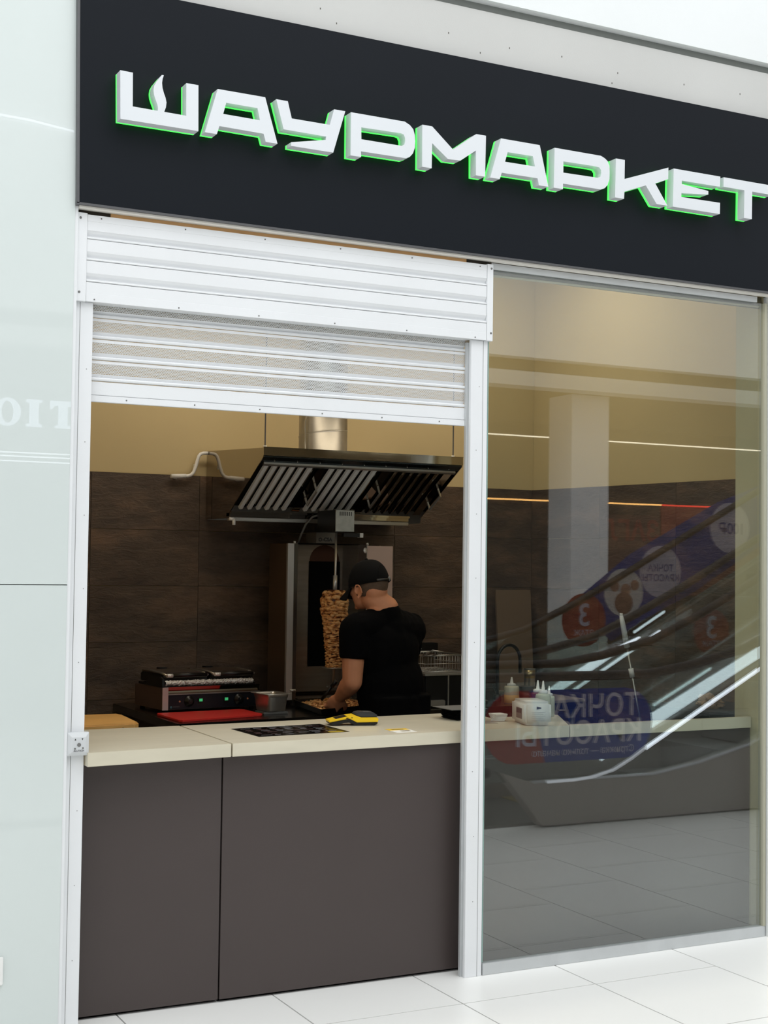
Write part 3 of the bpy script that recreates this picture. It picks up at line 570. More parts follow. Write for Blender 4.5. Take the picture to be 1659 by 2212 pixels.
for sx, hx in ((-0.131, -0.131), (0.131, 0.131)):
    pl = gp('upper_plate', MB().prism([(0.035, 0.139), (0.04, 0.168), (0.06, 0.182), (0.30, 0.186), (0.315, 0.175), (0.315, 0.139)], hx-0.122, hx+0.122, 0), mat('dark_cast_plate', (30, 28, 27), 0.35, 0.4), bevel=0.003)
    gp('top_cover', MB().box(hx-0.12, hx+0.12, 0.055, 0.30, 0.1865, 0.194), mat('brown_steel_lid', (120, 108, 98), 0.3, 0.8), parent=pl)
    hd = gp('handle', MB().tube([(hx-0.085, 0.0, 0.182), (hx+0.10, 0.0, 0.182)], 0.0105, 14), M_blk)
    gp('ferrule', MB().tube([(hx-0.118, 0.0, 0.182), (hx-0.086, 0.0, 0.182)], 0.0095, 14), M_foil, parent=hd)
    for ax in (hx-0.118, hx+0.105): gp('handle_arm', MB().tube([(ax, 0.0, 0.182), (ax, 0.06, 0.19), (ax, 0.2, 0.195)], 0.006, 8), M_steel, parent=hd)
    gp('hinge_arm', MB().box(hx-0.02, hx+0.02, 0.30, 0.345, 0.12, 0.2), M_blk)
gp('side_arm', MB().prism([(-0.005, 0.124), (0.0, 0.165), (0.03, 0.176), (0.16, 0.168), (0.20, 0.13), (0.2, 0.124)], -GW-0.002, -GW+0.012, 0), M_blk, bevel=0.003)
# crumpled foil strip wrapped over the front of the plates
rs = random.Random(5); fm = MB(); nx, ny = 90, 7; vs = []
for i in range(nx+1):
    for j in range(ny+1):
        x = -0.245 + 0.49*i/nx; t = j/ny
        vs.append((x + rs.uniform(-.001, .001), 0.030 - 0.012*math.sin(t*math.pi) + rs.uniform(-.0028, .0028), 0.129 + 0.026*t + rs.uniform(-.0022, .0022)))
fm.add(vs, [(i*(ny+1)+j, (i+1)*(ny+1)+j, (i+1)*(ny+1)+j+1, i*(ny+1)+j+1) for i in range(nx) for j in range(ny)])
gp('foil', fm, M_foil, label='crumpled silver foil along the plates')
# ================================================================== SMALL STEEL PAN
sp = T('steel_container', 'small stainless steel food container to the right of the grill', 'container', (1.44, 1.66, ZT))
cx, cy = 1.392, 1.632
def rrect(hx, hy, r, n=4):
    out = []
    for sx, sy, a0 in ((1,1,0), (-1,1,90), (-1,-1,180), (1,-1,270)):
        for k in range(n+1):
            a = math.radians(a0+90*k/n); out.append((sx*(hx-r)+r*math.cos(a), sy*(hy-r)+r*math.sin(a)))
    return out
def loft(mb, rings, close=True):
    n = len(rings[0]); vs = [p for r in rings for p in r]
    mb.add(vs, [(i*n+k, i*n+(k+1) % n, (i+1)*n+(k+1) % n, (i+1)*n+k) for i in range(len(rings)-1) for k in range(n)], True); return mb
Rp = Matrix.Rotation(math.radians(8), 4, 'Z')
def ring(hx, hy, r, z): return [tuple(V((cx, cy, z)) + Rp @ V((p[0], p[1], 0))) for p in rrect(hx, hy, r)]
z0 = ZT + 0.012
mb = MB(); loft(mb, [ring(0.001, 0.001, 0.0005, z0+.0012), ring(0.048, 0.06, 0.015, z0), ring(0.053, 0.066, 0.018, z0+0.006), ring(0.058, 0.073, 0.018, z0+0.066), ring(0.0605, 0.076, 0.018, z0+0.07), ring(0.062, 0.078, 0.018, z0+0.088), ring(0.074, 0.09, 0.02, z0+0.0895), ring(0.074, 0.09, 0.02, z0+0.087)])
sp.part('pan', mb, M_steel)
sp.part('base_plate', MB().box(cx-0.062, cx+0.07, cy-0.06, cy+0.06, ZT+0.0005, ZT+0.0115), M_grey, bevel=0.003)
# ================================================================== SHAWARMA MACHINE
sm = T('shawarma_grill', 'tall stainless vertical shawarma grill with open side wings behind the cook', 'grill', (1.85, 2.0, ZT))
zb = ZT + 0.001; zt = 1.757
M_shaw = mat('heat_stained_steel', (150, 136, 122), 0.28, 0.9, var=0.12, vscale=5, bump=0.05, bscale=60, stretch=(1, 1, 8))
sm.part('side_casing', MB().box(1.602, 1.612, 1.955, 2.19, zb+0.03, zt), mat('brown_reflecting_steel', (150, 128, 108), 0.35, 0.9), bevel=0.002)
sm.part('back_panel', MB().box(1.76, 2.03, 2.165, 2.19, zb+0.05, zt-0.002), M_shaw)
sm.part('side_casing', MB().box(2.175, 2.185, 2.0, 2.19, zb+0.03, zt), M_shaw, bevel=0.002)
# left wing: front flange, step, angled cheek
sm.part('front_flange', MB().prism([(1.600, 1.93), (1.633, 1.925), (1.633, 1.94), (1.612, 1.955), (1.602, 1.955)], zb+0.03, zt, 2), mat('bright_satin_flange', (205, 202, 196), 0.3, 0.6, var=0.08, vscale=7))
sm.part('wing_step', MB().prism([(1.634, 1.925), (1.656, 1.93), (1.656, 1.95), (1.634, 1.945)], zb, zt+0.002, 2), mat('grey_steel_edge', (120, 122, 124), 0.3, 0.9))
sm.part('cheek_panel', MB().prism([(1.657, 1.935), (1.70, 2.04), (1.695, 2.046), (1.65, 1.945)], zb, zt-0.004, 2), M_shaw)
sm.part('cheek_panel', MB().prism([(1.701, 2.04), (1.76, 2.165), (1.755, 2.17), (1.695, 2.05)], zb+0.02, zt-0.004, 2), M_shaw)
sm.part('cheek_panel', MB().prism([(2.03, 2.166), (2.075, 2.06), (2.083, 2.064), (2.038, 2.172)], zb+0.02, zt-0.002, 2), M_steel)
sm.part('front_flange', MB().prism([(2.0755, 2.06), (2.09, 1.985), (2.10, 1.985), (2.085, 2.062)], zb, zt, 2), M_steel)
sm.part('wing', MB().prism([(2.0935, 1.984), (2.235, 1.955), (2.238, 1.965), (2.097, 1.995)], zb+0.06, zt-0.004, 2), mat('pink_reflection_steel', (214, 184, 168), 0.45, 0.35, var=0.06, vscale=5), bevel=0.001)  # bright pink of the mirrored hall is put into the wing's colour
sm.part('wing_hinge', MB().tube([(2.09, 1.98, zt-0.002), (2.09, 1.98, zt+0.012)], 0.008, 10).ball((2.075, 1.975, zt-0.03), (0.012, 0.008, 0.016)), M_foil)
sm.part('wing_hinge', MB().tube([(1.636, 1.925, zt), (1.636, 1.925, zt+0.012)], 0.007, 10).tube([(1.62, 1.92, 0.985), (1.65, 1.92, 0.985)], 0.006, 8), M_foil)
sm.part('burner_opening', MB().box(1.828, 2.012, 2.158, 2.1645, 1.09, 1.665), M_blackm)
sm.part('scorch_ring', MB().lathe([(0.09, 0), (0.09, 0.0015)], (1.92, 2.1645, 1.665), 28, (0,-1,0)), mat('heat_tint_brown', (74, 46, 34), 0.35, 0.7))
for zc in (1.20, 1.37, 1.54):
    bz = MB()
    for k in range(5): bz.box(1.838, 2.002, 2.155, 2.158, zc-0.06+k*0.026, zc-0.045+k*0.026)
    sm.part('burner_grid', bz, M_blackm)
sm.part('top_rail', MB().box(1.66, 2.08, 2.05, 2.19, zt+0.0005, zt+0.004), M_blackm)
sm.part('control_box', MB().box(1.775, 1.90, 1.96, 2.1, zt+0.0045, zt+0.062), mat('grey_steel_box', (120, 114, 106), 0.4, 0.5), bevel=0.002)
sm.part('lettering', put2d(MB(), text_mesh('-CSA', 0.026, 0.0005, 0.0012, 'LEFT'), (1.812, 1.9596, zt+0.024), (1,0,0), (0,0,1)), M_blk)
hx_ = [(1.799+0.011*math.cos(math.radians(60*k+30)), zt+0.024+0.011*math.sin(math.radians(60*k+30))) for k in range(6)]
hx2 = [(1.799+0.006*math.cos(math.radians(60*k+30)), zt+0.024+0.006*math.sin(math.radians(60*k+30))) for k in range(6)]
sm.part('hexagon_mark', put2d(MB(), curve_mesh([hx_, hx2], 0.0006), (0, 1.9596, 0), (1,0,0), (0,0,1)), M_blk)
mt = sm.part('motor_box', MB().box(1.762, 1.872, 1.70, 1.92, 1.818, 1.931), M_blk, bevel=0.002)
sm.part('motor_cover', MB().box(1.764, 1.870, 1.693, 1.6995, 1.820, 1.930), mat('worn_galvanised_cover', (176, 178, 172), 0.45, 0.4, var=0.12, vscale=30), parent=mt)
sl = MB()
for k in range(7): sl.box(1.786+k*0.0108, 1.7905+k*0.0108, 1.6922, 1.693, 1.902, 1.923)
sm.part('vent_slots', sl, M_blk, parent=mt)
sm.part('support_arm', MB().box(1.80, 1.84, 1.92, 2.0, 1.83, 1.86).box(1.862, 1.955, 1.80, 1.825, 1.795, 1.815), M_blk)
sm.part('arm_end', MB().box(1.956, 1.975, 1.797, 1.828, 1.793, 1.817), M_white)
sm.part('support_post', MB().box(1.80, 1.84, 2.0, 2.04, zt+0.062, 1.86), M_blk)
sm.part('drip_pan', MB().box(1.70, 2.02, 2.0, 2.15, ZT+0.002, ZT+0.03), M_shaw)
cbl = MB().tube([(1.79, 1.93, 1.915), (1.755, 1.97, 1.90), (1.73, 2.0, 1.86), (1.715, 2.03, 1.80), (1.712, 2.06, 1.757)], 0.006, 8); sm.part('power_cable', cbl, M_grey)
# spit with meat
spt = T('shawarma_spit', 'steel spit carrying the tall cone of roasted chicken slices', 'spit', (1.79, 1.74, 1.02))
spt.part('rod', MB().tube([(1.789, 1.74, 1.815), (1.788, 1.74, 1.6), (1.786, 1.74, 1.02)], [0.006, 0.0065, 0.007], 12), M_steel)
spt.part('sleeve', MB().tube([(1.787, 1.74, 1.592), (1.7865, 1.74, 1.50)], 0.0115, 14), mat('light_steel_sleeve', (200, 198, 194), 0.3, 0.6))
spt.part('disc', MB().lathe([(0.06, 0), (0.062, 0.002), (0.06, 0.004)], (1.786, 1.74, 1.112), 28), M_steel)
spt.part('lower_bracket', MB().box(1.75, 1.83, 1.73, 1.75, 1.012, 1.02), M_steel)
def RR(z): # cone radius against height
    pts = [(1.116, 0.044), (1.15, 0.043), (1.20, 0.046), (1.31, 0.056), (1.38, 0.066), (1.43, 0.073), (1.48, 0.070), (1.505, 0.062), (1.522, 0.045)]
    for (a, ra), (b, rb_) in zip(pts, pts[1:]):
        if z <= b: return ra + (rb_-ra)*(z-a)/(b-a)
    return pts[-1][1]
core = MB().lathe([(RR(1.117+0.4*k/20)*0.84, 0.4*k/20) for k in range(21)], (1.7865, 1.74, 1.117), 28)
rs = random.Random(9); z = 1.121; sl = MB()
while z < 1.515:
    t = (z-1.117)/0.4; hgt = 0.0065 + 0.016*t*t + rs.uniform(0, 0.004+0.008*t); a = rs.uniform(0, 6.28); a_end = a + 6.28
    while a < a_end:
        wd = rs.uniform(0.5, 1.15); r = RR(z)*rs.uniform(0.74, 0.84)
        zz = z + rs.uniform(-0.006, 0.006)*(0.5+t); am = a+wd/2
        Rm = Matrix.Rotation(am, 3, 'Z') @ Matrix.Rotation(rs.uniform(-0.35, 0.35), 3, 'X') @ Matrix.Rotation(rs.uniform(-0.2, 0.5), 3, 'Y')
        c_ = V((1.7865 + r*math.cos(am), 1.74 + r*math.sin(am), zz)); k0 = len(sl.v)
        sl.ball(c_, (RR(z)*0.27, r*wd*0.55, hgt*0.72), Rm, 12, 7)
        sd = V((rs.uniform(0, 50), rs.uniform(0, 50), 3))
        for q in range(k0, len(sl.v)):
            p = V(sl.v[q]); d = (p-c_); sl.v[q] = tuple(p + d*0.35*noise.noise(p*55+sd))
        a += wd*0.92
    z += hgt*0.95
mo = spt.part('meat_core', core, mat('dark_roast_gaps', (84, 44, 18), 0.5)); m2 = spt.part('meat_slices', sl, M_meat); m2['kind'] = 'stuff'
# tray with chopped meat
tr = T('meat_tray', 'dark oven tray of chopped roast chicken under the spit', 'tray', (1.75, 1.72, ZT))
mb = MB(); TR = [(1.560, 1.40), (1.95, 1.55), (2.0, 1.90), (1.640, 1.92)]
def off(pts, s): 
    c_ = (sum(p[0] for p in pts)/4, sum(p[1] for p in pts)/4); return [(c_[0]+(p[0]-c_[0])*s, c_[1]+(p[1]-c_[1])*s) for p in pts]
def ringz(pts, z): return [(p[0], p[1], z) for p in pts]
mb.hexa(ringz(off(TR, .92), ZT+0.002) + ringz(off(TR, .92), ZT+0.005))
o4 = ringz(off(TR, .92), ZT+0.004); t4 = ringz(TR, ZT+0.034); t5 = ringz(off(TR, .985), ZT+0.034); i4 = ringz(off(TR, .90), ZT+0.006)
n4 = o4+t4+t5+i4; mb.add(n4, [(r*4+k, r*4+(k+1) % 4, (r+1)*4+(k+1) % 4, (r+1)*4+k) for r in range(3) for k in range(4)])
tr.part('pan', mb, M_blk)
bits = MB(); rs = random.Random(4)
for k in range(900):
    u, v_ = rs.random(), rs.random()
    a = V((1.60, 1.50, 0)).lerp(V((1.92, 1.60, 0)), u); b_ = V((1.665, 1.89, 0)).lerp(V((1.97, 1.87, 0)), u); p = a.lerp(b_, v_)
    hz = 0.034*math.sin(math.pi*min(max(u, .05), .95))**0.5 * (0.4+0.6*math.sin(math.pi*v_))
    Rm = Matrix.Rotation(rs.uniform(0, 6.28), 3, 'Z') @ Matrix.Rotation(rs.uniform(-.8, .8), 3, 'X')
    bits.ball((p.x, p.y, ZT+0.012+rs.uniform(0.0, 1)*hz+0.006), (rs.uniform(.007, .015), rs.uniform(.005, .009), rs.uniform(.003, .006)), Rm, 6, 4)
bt = tr.part('chopped_meat', bits, M_meat); bt['kind'] = 'stuff'
kf = T('carving_tongs', 'black handled carving tongs standing in the tray of chopped meat', 'tongs', (1.73, 1.66, ZT))
kf.part('blade', MB().tube([(1.70, 1.70, ZT+0.05), (1.74, 1.66, ZT+0.12)], 0.008, 8), M_blk)
kf.part('grip', MB().tube([(1.74, 1.66, ZT+0.12), (1.755, 1.64, ZT+0.15)], 0.011, 8), M_blk)
# ================================================================== EXTRACTOR HOOD
hd = T('extractor_hood', 'wide polished stainless extractor hood with slanted baffle filters', 'extractor hood', (1.87, 2.0, 2.0))
xl, xr = 1.30, 2.44; yf, yb_, yw = 1.56, 2.04, 2.374; zt_, zf, zb_, zc_ = 2.222, 2.176, 1.905, 1.884
side = [(yf, zt_), (yw, zt_+0.036), (yw, zc_), (yb_-0.02, zc_), (yb_-0.03, zb_+0.012), (yf, zf)]
hd.part('side_panel', MB().prism(side, xl, xl+0.004, 0), M_mirror)
hd.part('side_panel', MB().prism(side, xr-0.004, xr, 0), M_mirror)
hd.part('top_panel', MB().box(xl+0.004, xr-0.004, yf, yw, zt_-0.003, zt_), M_steel)
hd.part('front_fascia', MB().box(xl, xr, yf-0.006, yf-0.0005, zf+0.008, zt_+0.002).box(xl, xr, yf-0.010, yf+0.01, zt_+0.002, zt_+0.005), M_mirror)
hd.part('upper_gutter', MB().hexa([(xl+0.004, yf, zf), (xr-0.004, yf, zf), (xr-0.004, yf+0.04, zf-0.022), (xl+0.004, yf+0.04, zf-0.022), (xl+0.004, yf, zf+0.006), (xr-0.004, yf, zf+0.006), (xr-0.004, yf+0.04, zf-0.012), (xl+0.004, yf+0.04, zf-0.012)]), mat('dark_polished_steel', (60, 66, 70), 0.15, 0.9))
hd.part('filter_rail', MB().hexa([(xl+0.02, yf+0.036, zf-0.033), (xr-0.02, yf+0.036, zf-0.033), (xr-0.02, yf+0.052, zf-0.040), (xl+0.02, yf+0.052, zf-0.040), (xl+0.02, yf+0.040, zf-0.022), (xr-0.02, yf+0.040, zf-0.022), (xr-0.02, yf+0.056, zf-0.030), (xl+0.02, yf+0.056, zf-0.030)]), M_steel)
hd.part('grease_trough', MB().box(xl+0.0, xr-0.085, yb_-0.04, yb_+0.02, zc_+0.008, zb_+0.008).box(xl+0.0, xr-0.085, yb_-0.055, yb_-0.04, zb_+0.004, zb_+0.016), M_mirror, bevel=0.002)
hd.part('lower_rail', MB().box(xl, xr-0.08, yb_-0.03, yb_+0.01, zc_-0.014, zc_+0.004), M_steel, bevel=0.002)
hd.part('drain_tap', MB().tube([(xl+0.02, yb_-0.04, zc_-0.002), (xl+0.02, yb_-0.04, zc_-0.036)], 0.009, 10).tube([(xl-0.005, yb_-0.04, zc_-0.005), (xl+0.02, yb_-0.04, zc_-0.005)], 0.008, 10), M_white)
hd.part('back_plate', MB().box(xl+0.004, xr-0.004, yw-0.006, yw, zc_, zt_), M_steel)
# slanted filters: frame of reference along the slope
S0 = V((0, yf+0.050, zf-0.030)); S1 = V((0, yb_-0.045, zb_+0.012)); sd = (S1-S0); SL = sd.length; sd.normalize(); sn = V((0, -sd.z, sd.y)).normalized()
if sn.z > 0: sn = -sn
def slope_box(x0, x1, s0, s1, h0, h1, lean=0.0):
    P = lambda x, s, h: tuple(V((x, 0, 0)) + S0 + sd*s + sn*h)
    return MB().hexa([P(x0, s0, h0), P(x1, s0, h0), P(x1, s1, h0), P(x0, s1, h0), P(x0, s0, h1), P(x1, s0, h1), P(x1, s1, h1), P(x0, s1, h1)])
FW = (xr-xl-0.04)/3
bfm = {}
for f in range(3):
    fx = xl+0.02+f*FW
    fp = hd.part('filter_frame', slope_box(fx, fx+FW-0.003, 0, SL, -0.045, -0.040), mat('black_filter_back', (10, 10, 11), 0.5))
    nb = 6
    for k in range(nb):
        x0 = fx + 0.012 + k*(FW-0.075)/nb
        gm = M_filter if f < 2 else M_mirror
        P = lambda x, s, h: tuple(V((x, 0, 0)) + S0 + sd*s + sn*h)
        w_ = 0.026; b = MB()
        ring_ = [(0, -0.012), (0.003, 0.0), (w_*0.5, 0.002), (w_-0.003, 0.0), (w_, -0.012)]
        vs = [P(x0+a, 0.01, h) for a, h in ring_] + [P(x0+a, SL-0.03, h) for a, h in ring_] + [P(x0+w_*0.5, SL-0.018, -0.004)]
        b.add(vs, [(i, i+1, 6+i, 5+i) for i in range(4)] + [(5, 6, 10), (6, 7, 10), (7, 8, 10), (8, 9, 10)])
        hd.part('baffle', b, gm, parent=fp)
        hd.part('baffle_back', slope_box(x0+w_+0.002, x0+(FW-0.075)/nb-0.002, 0.008, SL-0.02, -0.022, -0.020), M_mirror, parent=fp)
    hx0 = fx+FW-0.055
    hd.part('filter_edge', slope_box(fx+FW-0.052, fx+FW-0.006, 0.005, SL-0.015, -0.018, -0.004), M_mirror, parent=fp)
    P = lambda x, s, h: tuple(V((x, 0, 0)) + S0 + sd*s + sn*h)
    hxm = fx+FW-0.02
    hd.part('filter_handle', MB().tube([P(hxm, SL*0.36, -0.002), P(hxm, SL*0.36, 0.046), P(hxm, SL*0.66, 0.046), P(hxm, SL*0.66, -0.002)], 0.006, 8, smooth=False), M_steel, parent=fp)
for k in range(9): hd.part('rivet', MB().ball((xl+0.07+k*0.125, yf+0.022, zf-0.016), 0.0032, None, 6, 4), M_steel)
dc = T('ventilation_duct', 'round galvanised ventilation duct rising from the hood', 'duct', (1.825, 2.0, 2.22))
dc.part('pipe', MB().lathe([(0.131, 0), (0.131, 1.39)], (1.825, 2.0, 2.228), 40), M_galv)
hel = MB(); 
for t0 in (0.0, 0.28, 0.56, 0.84):
    hel.tube([(1.825+0.132*math.cos(a), 2.0+0.132*math.sin(a), 2.30+t0+0.075*a/6.28*1.0) for a in [q*0.3+2.2 for q in range(22)]], 0.0022, 5)
dc.part('spiral_seam', hel, M_steel)
dc.part('cable_loop', MB().tube([(1.70, 1.95, 2.2272), (1.690, 1.94, 2.40), (1.705, 1.935, 2.47), (1.74, 1.93, 2.50)], 0.004, 6), M_galv)
for x, y, nm in ((1.325, 1.60, 'left'), (2.405, 1.60, 'right')):
    r = T('hanging_rod', f'thin steel rod holding up the {nm} front corner of the hood', 'rod', (x, y, 2.23))
    r.part('rod', MB().tube([(x, y, 2.232), (x, y, 3.615)], 0.0035, 6), M_grey); r.part('nut', MB().lathe([(0.009, 0), (0.009, 0.009)], (x, y, 2.2275), 6), M_white)
# white cable conduit on the wall, ending at the hood's side
cd = T('cable_conduit', 'white plastic cable conduit bending over the tile edge left of the hood', 'conduit', (1.2, 2.35, 2.11))
yq = 2.352
cd.part('pipe', MB().tube([(1.096, yq, 2.112), (1.15, yq, 2.115), (1.185, yq, 2.117), (1.203, yq, 2.122), (1.218, yq, 2.138), (1.229, yq, 2.168), (1.239, yq, 2.205), (1.247, yq, 2.228), (1.257, yq, 2.239), (1.272, yq, 2.244), (1.2985, yq, 2.245)], 0.0095, 10), M_white)
cd.part('sleeve', MB().tube([(1.090, yq, 2.112), (1.175, yq, 2.116)], 0.0118, 10), M_white)
for x, z in ((1.12, 2.113), (1.231, 2.172)): cd.part('clip', MB().box(x-0.008, x+0.008, yq+0.008, 2.3775, z-0.012, z+0.012), M_white)
# ================================================================== FRYER and other kit on the right
fr = T('deep_fryer', 'black bodied deep fryer partly hidden behind the cook and the post', 'fryer', (2.42, 1.75, ZT))
fr.part('body', MB().box(2.25, 2.52, 1.60, 1.94, ZT+0.002, 1.07), M_blk, bevel=0.004)
fr.part('body_edge', MB().box(2.385, 2.392, 1.592, 1.6, ZT+0.002, 1.072), M_steel)
fr.part('fryer_rim', MB().box(2.242, 2.525, 1.585, 1.945, 1.0705, 1.082), M_steel, bevel=0.002)
fr.part('front_foot', MB().box(2.20, 2.36, 1.57, 1.60, ZT+0.01, ZT+0.04), M_steel, bevel=0.004)
bk = T('fryer_basket', 'wire fryer basket standing on top of the fryer', 'basket', (2.37, 1.75, 1.083))
mb = MB(); x0, x1, y0, y1 = 2.26, 2.50, 1.62, 1.94
for z in (1.09, 1.13, 1.172, 1.176): mb.tube([(x0, y0, z), (x1, y0, z), (x1, y1, z), (x0, y1, z), (x0, y0, z)], 0.0022, 5)
for k in range(14):
    x = x0+(x1-x0)*k/13; mb.tube([(x, y0, 1.176), (x, y0, 1.087), (x, y1, 1.087), (x, y1, 1.176)], 0.0012, 4)
for k in range(14):
    y = y0+(y1-y0)*k/13; mb.tube([(x0, y, 1.176), (x0, y, 1.087), (x1, y, 1.087), (x1, y, 1.176)], 0.0012, 4)
bk.part('wire_cage', mb, M_steel); bk.part('handle', MB().tube([(2.30, 1.62, 1.17), (2.30, 1.50, 1.20), (2.24, 1.50, 1.21), (2.24, 1.62, 1.17)], 0.004, 6), M_steel)
bk.part('inner_mesh', MB().box(x0+0.004, x1-0.004, y1-0.002, y1, 1.09, 1.165), mat('brown_mesh', (92, 80, 66), 0.4, 0.7))
pb = T('wall_control_box', 'small black control box with white labels on the tiles over the fryer', 'control box', (2.50, 2.3, 1.18))
pb.part('box', MB().box(2.42, 2.72, 2.30, 2.376, 1.10, 1.20), M_blk, bevel=0.002)
for x0_, x1_, z0_, z1_ in ((2.47, 2.52, 1.165, 1.185), (2.47, 2.52, 1.14, 1.155), (2.56, 2.61, 1.165, 1.185)): pb.part('label_plate', MB().box(x0_, x1_, 2.2985, 2.2995, z0_, z1_), M_paperw)
# tap
tp = T('kitchen_tap', 'black gooseneck tap behind the glass beside the sauce bottles', 'tap', (2.83, 1.8, ZT))
tp.part('spout', MB().tube([(2.850, 1.85, ZT+0.001)] + [(2.925-0.075*math.cos(a), 1.85, 1.12+0.09*math.sin(a)) for a in [math.pi*k/12 for k in range(13)]] + [(3.0, 1.85, 1.05)], 0.0095, 10), M_blk)
tp.part('tap_base', MB().lathe([(0.024, 0), (0.02, 0.03)], (2.850, 1.85, ZT+0.001), 16), M_blk)
tp.part('lever', MB().tube([(2.85, 1.85, ZT+0.04), (2.80, 1.82, ZT+0.09)], 0.006, 8), M_blk)
pc = T('steel_pot', 'tall steel container standing behind the red sauce bottle', 'pot', (3.0, 1.75, ZT))
pc.part('pot_body', MB().lathe([(0.030, 0), (0.031, 0.16), (0.034, 0.163)], (3.0, 1.75, ZT+0.017), 24), M_steel)
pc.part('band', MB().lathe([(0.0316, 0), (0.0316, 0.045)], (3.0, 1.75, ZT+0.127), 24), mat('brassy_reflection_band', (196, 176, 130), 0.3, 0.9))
cn = T('plastic_tub', 'smoky plastic tub of dark red sauce left of the tall steel container', 'tub', (2.93, 1.70, ZT))
cn.part('tub_wall', MB().lathe([(0.038, 0), (0.044, 0.07), (0.047, 0.072)], (2.935, 1.68, ZT+0.017), 24), mat('smoky_plastic', (90, 90, 92), 0.3)); cn.part('contents', MB().lathe([(0.0395, 0.0), (0.0425, 0.04)], (2.935, 1.68, ZT+0.0175), 24), mat('dark_red_sauce', (90, 34, 28), 0.4))
gnp = T('round_steel_plate', 'shiny round steel plate on the prep table near the shutter post', 'plate', (2.67, 1.82, ZT))
gnp.part('plate', MB().lathe([(0.07, 0.0), (0.09, 0.006), (0.092, 0.007), (0.06, 0.002)], (2.665, 1.82, ZT+0.001), 28), M_steel); gnp.part('knob', MB().lathe([(0.01, 0), (0.013, 0.014)], (2.665, 1.82, ZT+0.003), 14), M_steel)
# long handled tool
pl = T('squeegee_pole', 'thin steel pole with a white grip leaning behind the glass on the right', 'pole', (3.12, 1.0, 0.9))
a, b = V((3.068, 1.0, 1.405)), V((3.180, 0.98, 0.86)); 
pl.part('pole', MB().tube([a.lerp(b, .3), b, b+(b-a)*1.565], 0.0055, 8), M_steel)
pl.part('grip', MB().tube([a, a.lerp(b, .06), a.lerp(b, .3)], [0.009, 0.013, 0.016], 12), M_white)
pl.part('hanging_eye', MB().tube([a+V((0, 0, .012)), a], 0.008, 8), M_white)
pl.part('collar', MB().tube([a.lerp(b, .50), a.lerp(b, .58)], 0.0135, 12), M_white)
bo = T('leaning_board', 'pale brown board leaning in the far corner behind the glass', 'board', (3.23, 2.22, 0.905))
bo.part('board', MB().hexa([(3.10, 2.22, 0.905), (3.33, 2.21, 0.905), (3.33, 2.225, 0.905), (3.10, 2.235, 0.905), (3.13, 2.33, 1.51), (3.37, 2.32, 1.51), (3.37, 2.335, 1.51), (3.13, 2.345, 1.51)]), mat('brown_fibreboard', (120, 100, 80), 0.7))
# crumpled bag on the dark box right
db = T('dark_cabinet', 'low black cabinet behind the ledge at the right end of the window', 'cabinet', (3.40, 0.6, 0))
db.part('body', MB().box(3.16, 3.60, 0.42, 0.88, 0.0, 0.955), M_blackm, bevel=0.003); db.part('top', MB().box(3.155, 3.605, 0.415, 0.885, 0.9555, 0.965), mat('graphite_top', (44, 42, 42), 0.5)); db.part('door', MB().box(3.17, 3.59, 0.405, 0.418, 0.05, 0.94), M_blackm)
pbg = T('crumpled_paper_bag', 'crumpled brown paper bag on the black cabinet behind the glass', 'paper bag', (3.30, 0.55, 0.966))
bmx = bmesh.new(); bmesh.ops.create_icosphere(bmx, subdivisions=4, radius=1)
for v in bmx.verts:
    n_ = noise.noise(v.co*2.3)*0.35 + noise.noise(v.co*5.5)*0.22; v.co *= (1+n_); v.co = V((v.co.x*0.065, v.co.y*0.05, max(v.co.z, -0.75)*0.032+0.024)); v.co.z *= (1.15 - v.co.x*6)
me = bpy.data.meshes.new('bag'); bmx.to_mesh(me); bmx.free(); o = obj('bag', me, mat('brown_kraft_paper', (168, 138, 110), 0.8, bump=0.8, bscale=40, dist=0.006), pbg.o)
o.location = (-0.02, 0.0, 0.0)
# ================================================================== COOK
PO = (1.88, 1.33, 0.0)
ck = T('person', 'cook in a black T-shirt and black cap bending over the tray, seen from behind', 'person', PO)
def sub(a, b, t): return V(a).lerp(V(b), t)
sL = V((1.675, 1.275, 1.335)); sR = V((2.07, 1.43, 1.335)); ax = (sR-sL).normalized(); fw = V((-ax.y, ax.x, 0)).normalized()
eL = V((1.664, 1.265, 1.080)); wL = V((1.668, 1.405, 0.998)); eR = V((2.10, 1.56, 1.10)); wR = V((1.90, 1.70, 1.02))
hip = V((1.925, 1.285, 0.93)); hL = hip - ax*0.095; hR = hip + ax*0.095
kL = V((1.83, 1.31, 0.49)); kR = V((2.03, 1.36, 0.49)); aL = V((1.82, 1.25, 0.085)); aR = V((2.05, 1.29, 0.085))
Hc = V((1.795, 1.37, 1.548)); hf = V((-0.397, 0.918, 0)).normalized()
hr = V((hf.y, -hf.x, 0))        # his right
MH = Matrix(((hr.x, hf.x, 0), (hr.y, hf.y, 0), (0, 0, 1))) @ Matrix.Rotation(math.radians(-9), 3, 'X')
def H(p): return Hc + MH @ V(p)
B = MB()
def ell(c, r, M=None, n=20, m=14): B.ball(c, r, M, n, m)
TM = Matrix(((ax.x, fw.x, 0), (ax.y, fw.y, 0), (0, 0, 1)))
